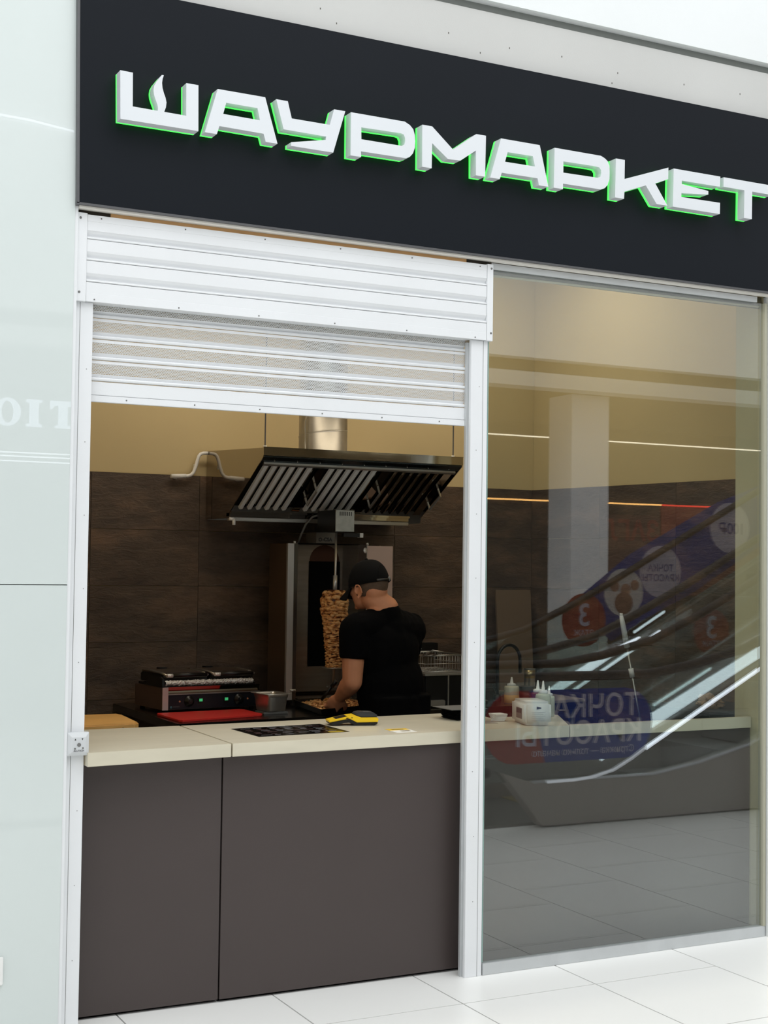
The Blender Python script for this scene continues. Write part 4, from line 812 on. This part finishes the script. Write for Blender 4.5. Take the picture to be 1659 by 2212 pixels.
# head
ell(H((0, -0.008, 0.022)), (0.077, 0.097, 0.094), MH); ell(H((0, 0.045, -0.03)), (0.060, 0.050, 0.080), MH); ell(H((0, 0.042, -0.075)), (0.047, 0.048, 0.040), MH)
ell(H((0, -0.04, -0.03)), (0.068, 0.060, 0.062), MH)
B.limb(H((0, 0.092, 0.008)), 0.009, H((0, 0.108, -0.030)), 0.013); ell(H((0.013, 0.098, -0.032)), (0.008, 0.009, 0.007), MH); ell(H((-0.013, 0.098, -0.032)), (0.008, 0.009, 0.007), MH)
ell(H((0, 0.086, 0.022)), (0.052, 0.014, 0.010), MH); ell(H((0, 0.088, -0.056)), (0.024, 0.010, 0.0055), MH); ell(H((0, 0.086, -0.066)), (0.021, 0.010, 0.006), MH); ell(H((0, 0.082, -0.098)), (0.02, 0.016, 0.014), MH)
for s in (-1, 1):
    ell(H((s*0.036, 0.062, -0.028)), (0.024, 0.026, 0.02), MH)
    ell(H((s*0.077, -0.006, -0.036)), (0.006, 0.015, 0.025), MH)
    pts = [H((s*(0.084+0.006*math.sin(k*.35)), -0.004+0.021*math.cos(math.radians(200-k*24))*1.0, -0.030+0.031*math.sin(math.radians(200-k*24)))) for k in range(10)]
    for a, b in zip(pts, pts[1:]): B.limb(a, 0.0052, b, 0.0052, 8)
    ell(H((s*0.081, 0.004, -0.060)), (0.006, 0.008, 0.010), MH)
# neck and trunk
nb = V((1.868, 1.325, 1.43)); B.limb(H((0, -0.022, -0.068)), 0.060, nb, 0.069, 20); B.limb(nb, 0.07, V((1.885, 1.33, 1.34)), 0.085, 20)
B.limb(nb - V((0, 0, 0.02)), 0.055, sL + V((0.03, 0, 0.012)), 0.055); B.limb(nb - V((0, 0, 0.02)), 0.055, sR + V((-0.03, 0, 0.012)), 0.055)
ell(V((1.885, 1.345, 1.22)), (0.185, 0.115, 0.20), TM); ell(V((1.905, 1.320, 1.03)), (0.160, 0.108, 0.19), TM); ell(hip, (0.140, 0.092, 0.12), TM)
# arms
for s_, e_, w_ in ((sL, eL, wL), (sR, eR, wR)):
    B.limb(s_, 0.060, sub(s_, e_, 0.45), 0.057); B.limb(sub(s_, e_, 0.45), 0.057, e_, 0.049)
    B.limb(e_, 0.049, sub(e_, w_, 0.3), 0.049); B.limb(sub(e_, w_, 0.3), 0.049, w_, 0.031)
# hands
def hand(w_, d, n_, side, curl):
    """w_ wrist, d direction wrist->knuckles, n_ palm normal (back of hand is -n_), side +1 thumb along d x n_"""
    d = d.normalized(); n_ = (n_ - d*n_.dot(d)).normalized(); u = d.cross(n_)*side
    Mh = Matrix((u, d, n_)).transposed()
    B.ball(w_ + d*0.03, (0.033, 0.04, 0.022), Mh, 14, 10)
    B.ball(w_ + d*0.048 + n_*0.002, (0.043, 0.052, 0.0185), Mh, 14, 10); B.limb(w_, 0.026, w_+d*0.03, 0.024)
    for k, (off_, ln, rr) in enumerate(((0.028, 0.072, .0092), (0.010, 0.080, .0095), (-0.009, 0.074, .0090), (-0.027, 0.058, .0080))):
        p = w_ + d*0.088 + u*off_ + n_*0.002; ang_ = 0.0; B.limb(w_ + d*0.055 + u*off_*0.8, 0.011, p, rr)
        for q, fr_ in enumerate((0.45, 0.32, 0.23)):
            ang_ += curl[q]; dr = d*math.cos(ang_) + n_*math.sin(ang_) + u*off_*1.2; p2 = p + dr.normalized()*ln*fr_; B.limb(p, rr*(1-0.08*q), p2, rr*(0.92-0.08*q), 8); p = p2
    p = w_ + d*0.022 + u*0.026; ln = 0.062
    for q, (fu, fd, fn_) in enumerate(((0.75, 0.55, 0.35), (0.35, 0.85, 0.45), (0.1, 0.9, 0.55))):
        dr = (u*fu + d*fd + n_*fn_).normalized(); p2 = p + dr*(0.034, 0.030, 0.024)[q]; B.limb(p, 0.0135-0.0015*q, p2, 0.012-0.0015*q, 8); p = p2
hand(wL, V((-0.13, 0.36, -0.40)), V((0.35, 0.80, 0.25)), 1, (0.55, 0.75, 0.5))
hand(wR, V((-0.65, 0.10, -0.25)), V((-0.1, -0.3, -0.6)), -1, (0.6, 0.8, 0.6))
# legs
for h_, k_, a_ in ((hL, kL, aL), (hR, kR, aR)):
    B.limb(h_, 0.076, k_, 0.058); B.limb(k_, 0.060, sub(k_, a_, .3), 0.061); B.limb(sub(k_, a_, .3), 0.061, a_, 0.038)
    B.limb(a_ + V((0, -0.02, -0.045)), 0.036, a_ + fw*0.15 + V((0, 0, -0.055)), 0.026)
bm_ = remeshed(rel(B, PO), 0.0052, 4); ck.part('body', MB(), M_skin) if False else None
body = obj('body', bm_, M_skin, ck.o)
# eyes
for s in (-1, 1): ck.part('eye', MB().ball(H((s*0.030, 0.081, 0.004)), (0.012, 0.009, 0.008), MH), M_white)
# cropped hair: a thin shell over the lower back of the skull
hairm = MB(); vs = []; na, nh = 30, 12
for i in range(na+1):
    a = math.radians(-118 + 236*i/na)      # 0 = back of the head
    for j in range(nh+1):
        el_ = math.radians(12 - (54 + 12*math.cos(a))*j/nh)
        d = V((math.sin(a)*math.cos(el_), -math.cos(a)*math.cos(el_), math.sin(el_)))
        rr = 1.012
        p = V((d.x*0.080*rr, -0.010 + d.y*0.101*rr, 0.010 + d.z*0.100*rr))
        vs.append(H(p))
hairm.add(vs, [(i*(nh+1)+j, (i+1)*(nh+1)+j, (i+1)*(nh+1)+j+1, i*(nh+1)+j+1) for i in range(na) for j in range(nh)], True)
ck.part('hair', hairm, M_hair, label='short cropped brown hair under the cap')
# cap: lathe-like crown in head space, cut so that the rim dips at the front
def cap_pt(az, t, g=1.0):  # az 0 = front, t 0 rim .. 1 top
    el_ = t*math.pi/2; c_, s_ = math.cos(el_)**0.82, math.sin(el_)**0.95
    return H((math.sin(az)*0.091*c_*g, -0.006 + math.cos(az)*0.112*c_*g, -0.002 + 0.012*(1-t)*(-math.cos(az)*0.5) + s_*0.128*g))
cm = MB(); na, nt_ = 40, 12; vs = [cap_pt(2*math.pi*i/na, j/nt_) for i in range(na) for j in range(nt_+1)]
cm.add(vs, [(i*(nt_+1)+j, ((i+1) % na)*(nt_+1)+j, ((i+1) % na)*(nt_+1)+j+1, i*(nt_+1)+j+1) for i in range(na) for j in range(nt_)], True)
vs = [cap_pt(2*math.pi*i/na, 0, 0.965) for i in range(na)] + [cap_pt(2*math.pi*i/na, 0, 1.0) for i in range(na)]
cm.add(vs, [(i, (i+1) % na, na+(i+1) % na, na+i) for i in range(na)], True)
cap = ck.part('cap', cm, M_capm, label='black baseball cap')
ck.part('cap_button', MB().ball(H((0, -0.006, 0.1285)), (0.0085, 0.0085, 0.005), MH), M_capm, parent=cap)
br = MB(); vs = []; nu, nv = 18, 6
for i in range(nu+1):
    a = math.radians(-62 + 124*i/nu)
    for j in range(nv+1):
        t = j/nv; wd = math.sin(a); p0 = V((math.sin(a)*0.089, -0.006+math.cos(a)*0.110, -0.002)); ext = 0.072*math.cos(a*1.22)**0.6 if abs(a*1.22) < math.pi/2 else 0.0
        vs.append(H(p0 + V((math.sin(a)*0.010*t, ext*t, -0.040*t - 0.030*wd*wd*t - 0.002))))
top = [v + MH @ V((0, 0, 0.0035)) for v in vs]; n1 = len(vs)
f_ = [(i*(nv+1)+j, (i+1)*(nv+1)+j, (i+1)*(nv+1)+j+1, i*(nv+1)+j+1) for i in range(nu) for j in range(nv)]
f2 = [(i*(nv+1)+nv, (i+1)*(nv+1)+nv, n1+(i+1)*(nv+1)+nv, n1+i*(nv+1)+nv) for i in range(nu)]
br.add(vs + top, f_ + [tuple(n1+q for q in f) for f in f_] + f2, True); ck.part('brim', br, M_capm, parent=cap)
stp = [cap_pt(math.pi + math.radians(k), 0.03, 1.012) for k in range(-34, 35, 4)]; ck.part('strap', MB().tube(stp, 0.0065, 8), M_blk, parent=cap)
ck.part('buckle', MB().ball(cap_pt(math.pi-0.25, 0.05, 1.04), (0.006, 0.008, 0.012), MH), M_grey, parent=cap)
arch = [cap_pt(math.pi + math.radians(28*math.cos(q*math.pi/12)), 0.03+0.42*math.sin(q*math.pi/12), 1.006) for q in range(13)]
am = MB(); am.add(arch, [tuple(range(13))]); ck.part('strap_opening', am, M_blackm, parent=cap)
# T-shirt
B = MB()
B.limb(nb - V((-0.006, -0.002, 0.030)), 0.083, V((1.885, 1.335, 1.32)), 0.11, 20)
B.limb(nb - V((0, 0, 0.045)), 0.066, sL + V((0.02, 0, 0.008)), 0.072); B.limb(nb - V((0, 0, 0.055)), 0.078, sR + V((-0.045, -0.02, 0.0)), 0.080); B.limb(nb - V((0, 0, 0.09)), 0.09, sR + V((-0.05, -0.03, -0.05)), 0.09)
B.limb(V((1.93, 1.345, 1.325)), 0.10, sR + V((-0.012, -0.012, -0.02)), 0.086)
ell(V((1.885, 1.345, 1.21)), (0.205, 0.140, 0.20), TM); ell(V((1.905, 1.325, 1.04)), (0.200, 0.142, 0.21), TM); ell(V((1.915, 1.300, 0.93)), (0.200, 0.130, 0.14), TM); B.tube([(1.915, 1.300, 1.0), (1.918, 1.292, 0.80)], [0.125, 0.122], 24)
for q_ in (-0.072, 0.072): B.tube([V((1.915, 1.300, 1.0))+ax*q_, V((1.918, 1.292, 0.80))+ax*q_], [0.122, 0.118], 24)
for h_ in (hL, hR): B.tube([h_ + V((0, 0, 0.08)), h_ - V((0, 0, 0.12))], [0.104, 0.106], 20)
for s_, e_ in ((sL, eL), (sR, eR)):
    m_ = sub(s_, e_, 0.56); d_ = (e_-s_).normalized(); B.ball(s_, 0.072, None, 16, 10)
    B.tube([s_, sub(s_, e_, .3), m_], [0.072, 0.072, 0.070], 20)
ck_sh = remeshed(rel(B, PO), 0.0075, 3)
for v in ck_sh.vertices:   # soft folds
    p = v.co; v.co = p + v.normal*(0.0045*noise.noise(V((p.x*7, p.y*7, p.z*11))) + 0.002*noise.noise(p*25))
shirt = obj('t_shirt', ck_sh, M_shirt, ck.o)
B = MB()
for h_, k_, a_ in ((hL, kL, aL), (hR, kR, aR)):
    h_ = h_ - V((0, 0, 0.09)); B.tube([h_, k_, a_ + V((0, 0, 0.02))], [0.100, 0.078, 0.062], 20); B.ball(k_, 0.078, None, 16, 10); B.ball(h_, 0.100, None, 16, 10)
ell(hip - V((0, 0, 0.07)), (0.168, 0.112, 0.10), TM)
obj('trousers', remeshed(rel(B, PO), 0.010, 3), M_jean, ck.o)
for a_ in (aL, aR):
    B = MB(); B.limb(a_ + V((0, -0.035, -0.050)), 0.035, a_ + fw*0.16 + V((0, 0, -0.055)), 0.030); B.limb(a_ + V((0, 0, -0.03)), 0.045, a_ + V((0, 0, 0.02)), 0.044)
    sm_ = remeshed(rel(B, PO), 0.008, 2)
    obj('shoe', sm_, M_blk, ck.o)
# ================================================================== THE HALL BEHIND THE CAMERA (seen reflected in the glass)
M_hall = mat('hall_white_paint', (214, 214, 212), 0.7)
M_store = mat('dark_shop_interior', (58, 54, 52), 0.7)
M_esc = mat('escalator_grey_cladding', (150, 143, 137), 0.4, 0.2)
M_escd = mat('escalator_dark_steel', (112, 110, 108), 0.4, 0.4)
M_rub = mat('handrail_rubber', (14, 14, 15), 0.4)
M_strip = mat('escalator_deck_glint', (225, 234, 245), 0.5, emit=4.2)  # glow stands in for bright skylight mirrored by the steel decks
M_blue = mat('advert_blue', (30, 56, 128), 0.6, spec=0.2); M_or = mat('advert_red_orange', (136, 50, 44), 0.6, spec=0.2); M_lil = mat('advert_pale_lilac', (176, 170, 188), 0.6, spec=0.2)
struct('wall_far', MB().box(-7, 13, -10.6, -10.0, 0.0, 3.454), M_store)
struct('wall_gallery', MB().box(-7, 13, -7.6, -7.0, 3.76, 7.2), mat('gallery_fascia', (250, 250, 249), 0.7))
struct('trim_7', MB().box(-7, 13, -7.15, -6.9, 3.455, 3.60), M_hall)
struct('trim_8', MB().box(-7, 13, -7.6, -7.16, 3.6005, 3.7595), mat('grey_recess', (96, 92, 84), 0.8))
struct('ceiling_shop_opposite', MB().box(-7, 13, -10.6, -7.16, 3.455, 3.60), M_store)
struct('trim_9', MB().box(7.0, 13, -9.995, -9.975, 3.285, 3.30), mat('thin_cove_light', (255, 244, 220), 0.5, emit=3.2))
ls = T('shelf_light', 'thin warm light line across the dark shop front opposite, reflected in the glass', 'light', (9.5, -9.98, 2.49))
ls.part('tube', MB().box(7.0, 10.4, -9.995, -9.975, 2.483, 2.503), mat('warm_light_line', (255, 190, 110), 0.5, emit=4))
ls.part('tube', MB().box(10.42, 12.0, -9.995, -9.975, 2.483, 2.503), mat('red_light_line', (255, 70, 50), 0.5, emit=2), label='red end of the light line')
rs_ = T('red_shop_panel', 'reddish brown poster wall of the shop opposite, reflected in the glass', 'poster', (11, -9.99, 1.7))
rs_.part('panel', MB().box(10.4, 12.6, -9.998, -9.985, 1.3, 2.48), mat('dull_red_poster', (150, 60, 42), 0.6))
rs_.part('panel', MB().box(9.35, 10.38, -9.998, -9.985, 1.3, 2.35), mat('brown_poster', (96, 66, 54), 0.6))
rs_.part('lettering', put2d(MB(), text_mesh('ЗАГЛ', 0.36, 0, 0.01), (9.9, -9.983, 2.13), (-1,0,0), (0,0,1)), mat('poster_dark_red', (150, 66, 50), 0.6))
struct('trim_10', MB().box(7.05, 7.52, -7.62, -7.2, 0, 3.454), mat('column_white', (238, 238, 240), 0.6))
cl = T('gallery_light_lines', 'thin white light lines across the hall, reflected in the pale glass at left', 'light', (2.0, -9.9, 2.7))
for z_, xa_, xb_, nm_ in ((2.77, 1.3, 2.9, 'tube'), (2.731, 1.3, 2.9, 'tube'), (2.680, 1.3, 2.5, 'tube')): cl.part(nm_, MB().box(xa_, xb_, -9.91, -9.89, z_-0.006, z_+0.006), mat('cool_light_line', (240, 244, 255), 0.5, emit=5))
c2 = T('gallery_edge_light', 'curved thin light line on the white gallery front opposite', 'light', (1.4, -6.95, 5.3))
c2.part('tube', MB().tube([(0.6, -6.96, 5.36), (1.09, -6.96, 5.349), (1.32, -6.96, 5.342), (1.72, -6.96, 5.30), (2.2, -6.96, 5.22)], 0.009, 6), mat('cool_light_line', (240, 244, 255), 0.5, emit=5))
# lit sign letters across the hall: their reflection stands on the pale glass at the left
lg = T('illuminated_letters', 'white illuminated serif letters hung across the hall, reflected in the pale glass at left', 'sign', (2.1, -9.95, 3.2))
def serif(kind, cx, z0, h, w_):
    mb = MB(); y0, y1 = -9.98, -9.94; s_ = 0.045
    if kind == 'T':
        mb.prism([(cx-w_/2, z0+h), (cx-w_/2, z0+h-0.085), (cx-w_/2+0.02, z0+h-0.085), (cx-w_/2+0.04, z0+h-0.05), (cx-s_, z0+h-0.05), (cx-s_, z0+0.035), (cx-0.08, z0+0.025), (cx-0.08, z0), (cx+0.08, z0), (cx+0.08, z0+0.025), (cx+s_, z0+0.035), (cx+s_, z0+h-0.05), (cx+w_/2-0.04, z0+h-0.05), (cx+w_/2-0.02, z0+h-0.085), (cx+w_/2, z0+h-0.085), (cx+w_/2, z0+h)], y0, y1)
    elif kind == 'I':
        mb.prism([(cx-.08, z0+h), (cx-.08, z0+h-.025), (cx-s_, z0+h-.035), (cx-s_, z0+.035), (cx-.08, z0+.025), (cx-.08, z0), (cx+.08, z0), (cx+.08, z0+.025), (cx+s_, z0+.035), (cx+s_, z0+h-.035), (cx+.08, z0+h-.025), (cx+.08, z0+h)], y0, y1)
    else:
        o_ = [(cx+w_/2*math.cos(a), z0+h/2+h/2*1.03*math.sin(a)) for a in [2*math.pi*k/28 for k in range(28)]]; i_ = [(cx+w_/2*.48*math.cos(a), z0+h/2+h/2*.82*math.sin(a)) for a in [2*math.pi*k/28 for k in range(28)]]
        put2d(mb, curve_mesh([o_, i_], 0.04), (0, -9.96, 0), (1,0,0), (0,0,1))
    return mb
M_lit = mat('lit_letter_white', (225, 235, 255), 0.5, emit=3.0)
for kd, cx, w_ in (('T', 2.42, 0.27), ('I', 2.115, 0.2), ('O', 1.84, 0.27)): lg.part('letter', serif(kd, cx, 3.05, 0.285, w_), M_lit)
# ------------------------------------------------------------------ escalators
def rail_path(dx): 
    P = [(3.05, .95), (3.6, .95), (4.2, .948), (4.55, .95), (4.92, 1.005), (5.37, 1.108), (5.8, 1.29), (6.3, 1.53)]
    P = [(x+dx, z) for x, z in P]; x, z = P[-1]
    return P + [(x+0.6*k, z+0.31*k) for k in range(1, 8)]
def escalator(dx, yn, yfar, label, ads):
    e = T('escalator', label, 'escalator', (5.5+dx, (yn+yfar)/2, 0), 'escalators across the hall')
    R_ = rail_path(dx); XE = R_[-1][0]
    for k, yb in enumerate((yn, yfar)):
        # skirt cladding under the balustrade
        top = [(x, max(z-0.66, 0.29)) for x, z in R_ if x > 3.6+dx]; top = [(3.60+dx, 0.29)] + top
        low = [(3.68+dx, 0.012), (5.5+dx, 0.012), (7.6+dx, 0.8), (XE, 0.8+0.517*(XE-7.6-dx))]
        e.part('skirt_panel', MB().prism([(3.38+dx, 0.36)] + top[::1] + low[::-1], yb-0.05, yb+0.05), M_esc)
        e.part('deck_strip', MB().tube([(x, yb + (0.05 if yb == yn else -0.05), z+0.004) for x, z in top], 0.010, 6), mat('deck_steel', (190, 192, 196), 0.3, 0.5))
        e.part('handrail', MB().tube([(3.30+dx, yb, 0.36), (3.12+dx, yb, 0.37), (2.95+dx, yb, 0.42), (2.82+dx, yb, 0.54), (2.78+dx, yb, 0.67), (2.82+dx, yb, 0.80), (2.92+dx, yb, 0.91)] + [(x, yb, z) for x, z in R_], 0.032, 10), M_rub)
        # glass panels between skirt and handrail
        xs = [3.05+dx, 4.2+dx, 5.37+dx, 6.6+dx, 7.8+dx, 9.0+dx]
        def zat(x):
            for (a, za_), (b, zb_) in zip(R_, R_[1:]):
                if a <= x <= b: return za_+(zb_-za_)*(x-a)/(b-a)
            return R_[-1][1]
        for a, b in zip(xs, xs[1:]):
            q = [a+0.004+(b-a-0.008)*t/4 for t in range(5)]
            lp = [(x, zat(x)-0.03) for x in q] + [(x, max(zat(x)-0.655, 0.295)) for x in q[::-1]]
            e.part('glass_panel', MB().prism(lp, yb-0.004, yb+0.004), M_bal)
    ya, yb = min(yn, yfar)+0.06, max(yn, yfar)-0.06
    e.part('landing_plate', MB().box(2.9+dx, 4.0+dx, ya, yb, 0.0005, 0.02), mat('landing_steel', (120, 118, 114), 0.4, 0.7))
    e.part('comb_plate', MB().box(4.0+dx, 4.2+dx, ya, yb, 0.0005, 0.026), mat('comb_yellow_grey', (140, 128, 84), 0.5, 0.4))
    for k in range(16):
        x = 4.2+dx+k*0.40; z = max(0.03, 0.03 + 0.52*(x-4.75-dx)) if x > 4.75+dx else 0.03
        e.part('step', MB().box(x, x+0.398, ya+0.005, yb-0.005, max(z-0.2, 0.003), z), M_escd)
    e.part('truss', MB().prism([(4.3+dx, 0.003), (5.5+dx, 0.003), (7.6+dx, 0.8), (XE, 0.8+0.517*(XE-7.6-dx)), (XE, 1.0+0.517*(XE-7.6-dx)), (7.2+dx, 0.75), (5.3+dx, 0.01)], ya+0.01, yb-0.01), M_escd)
    return e
E1 = escalator(0.0, -2.65, -3.68, 'nearer escalator with the long blue advert on its glass balustrade', None)
E2 = escalator(-0.05, -4.35, -5.40, 'farther escalator with round adverts on its glass balustrades', None)
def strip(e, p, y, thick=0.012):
    e.part('deck_glint', MB().prism(p, y-thick, y), M_strip, label='bright deck glint added as a glowing strip')  # added glowing strip in place of a skylight reflection, no lamp
def seg(a, b, h): return [(a[0], a[1]), (b[0], b[1]), (b[0], b[1]-h), (a[0], a[1]-h)]
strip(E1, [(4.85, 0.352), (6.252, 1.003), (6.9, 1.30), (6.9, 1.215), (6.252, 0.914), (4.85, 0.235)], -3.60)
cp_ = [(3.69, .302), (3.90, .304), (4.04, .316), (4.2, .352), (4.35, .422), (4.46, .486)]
E1.part('curved_glint', MB().prism(cp_ + [(x, z-0.016) for x, z in cp_[::-1]], -2.575, -2.56), mat('soft_deck_glint', (215, 220, 228), 0.5, emit=1.1), label='curved pale deck glint added at the foot of the incline')  # glowing edge added where the steel deck would catch the skylight
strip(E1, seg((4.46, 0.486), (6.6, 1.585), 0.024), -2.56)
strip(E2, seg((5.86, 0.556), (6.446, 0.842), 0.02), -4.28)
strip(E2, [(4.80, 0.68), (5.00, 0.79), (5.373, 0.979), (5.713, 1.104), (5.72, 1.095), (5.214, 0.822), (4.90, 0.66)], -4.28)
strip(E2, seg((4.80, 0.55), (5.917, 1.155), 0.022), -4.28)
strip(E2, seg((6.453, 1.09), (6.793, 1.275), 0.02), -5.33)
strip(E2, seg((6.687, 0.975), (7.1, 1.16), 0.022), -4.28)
# stickers on the glass
def disc(cx, cz, r, y, m, e, name, label=None, n=36): return e.part(name, MB().prism([(cx+r*math.cos(2*math.pi*k/n), cz+r*math.sin(2*math.pi*k/n)) for k in range(n)], y-0.002, y), m, label=label)
def write(e, body, size, cx, cz, y, m, bold=0.002, name='lettering', al='CENTER'): return e.part(name, put2d(MB(), text_mesh(body, size, 0, bold, al), (cx, y, cz), (-1,0,0), (0,0,1)), m)
r = 0.23; pill = []
for cx, a0 in ((4.34, -90), (3.49, 90)):
    for k in range(13):
        a = math.radians(a0+180*k/12); pill.append((cx+r*math.cos(a), 0.635+r*math.sin(a)))
yg = -2.65+0.0062
E1.part('advert', MB().prism(pill, yg-0.002, yg), M_blue, label='long rounded blue advert')
left = [p for p in pill if p[0] < 3.5]; E1.part('advert_red_end', MB().prism([(3.72, 0.405), (3.60, 0.865), (3.49, 0.865)] + [p for p in pill[13:]][1:] , yg, yg+0.001), M_or)
write(E1, 'ТОЧКА', 0.20, 4.12, 0.745, yg+0.0016, M_lil, 0.003); write(E1, 'КРАСОТЫ', 0.20, 3.99, 0.575, yg+0.0016, M_lil, 0.003); write(E1, 'Стрижка — только начало', 0.062, 4.02, 0.465, yg+0.0016, M_lil, 0.0006)
y2 = -4.35+0.0062
disc(6.50, 1.134, 0.19, y2, M_or, E2, 'round_advert', 'orange red disc reading 3 ЭТАЖ'); write(E2, '3', 0.26, 6.50, 1.16, y2+0.0012, M_lil, 0.004); write(E2, 'ЭТАЖ', 0.065, 6.50, 1.03, y2+0.0012, M_lil, 0.001)
y3 = -5.40+0.0062
E2.part('blue_band', MB().prism([(5.80, 1.33), (6.25, 1.00), (6.62, 1.20), (7.14, 1.42), (8.1, 1.95), (8.1, 2.5), (7.45, 2.28), (6.45, 1.78)], y3-0.003, y3-0.001), M_blue, label='blue advert band')
disc(5.95, 1.19, 0.235, y3, M_or, E2, 'round_advert', 'orange red disc reading 3 ЭТАЖ'); write(E2, '3', 0.28, 5.95, 1.225, y3+0.0012, M_lil, 0.004); write(E2, 'ЭТАЖ', 0.07, 5.95, 1.075, y3+0.0012, M_lil, 0.001)
disc(6.79, 1.626, 0.235, y3, M_lil, E2, 'round_advert', 'pale disc with blue lettering'); write(E2, 'ТОЧКА', 0.085, 6.79, 1.655, y3+0.0012, M_blue, 0.0015); write(E2, 'КРАСОТЫ', 0.085, 6.79, 1.565, y3+0.0012, M_blue, 0.0015)
disc(7.60, 2.045, 0.235, y3, M_lil, E2, 'round_advert', 'pale disc reading 100 roubles'); write(E2, '100₽', 0.145, 7.62, 2.03, y3+0.0012, M_blue, 0.003)
disc(6.38, 1.435, 0.215, y3+0.0004, mat('photo_pale_background', (190, 184, 184), 0.5), E2, 'round_photo', 'round photo of people')
for cx, cz, rr, cc in ((6.28, 1.49, .05, (150, 110, 92)), (6.40, 1.46, .055, (160, 118, 98)), (6.50, 1.50, .048, (150, 108, 90)), (6.38, 1.34, .10, (120, 84, 70))):
    disc(cx, cz, rr, y3+0.0012+rr*0.01, mat('photo_tone_%d' % cc[0], cc, 0.6), E2, 'photo_patch', None, 16)
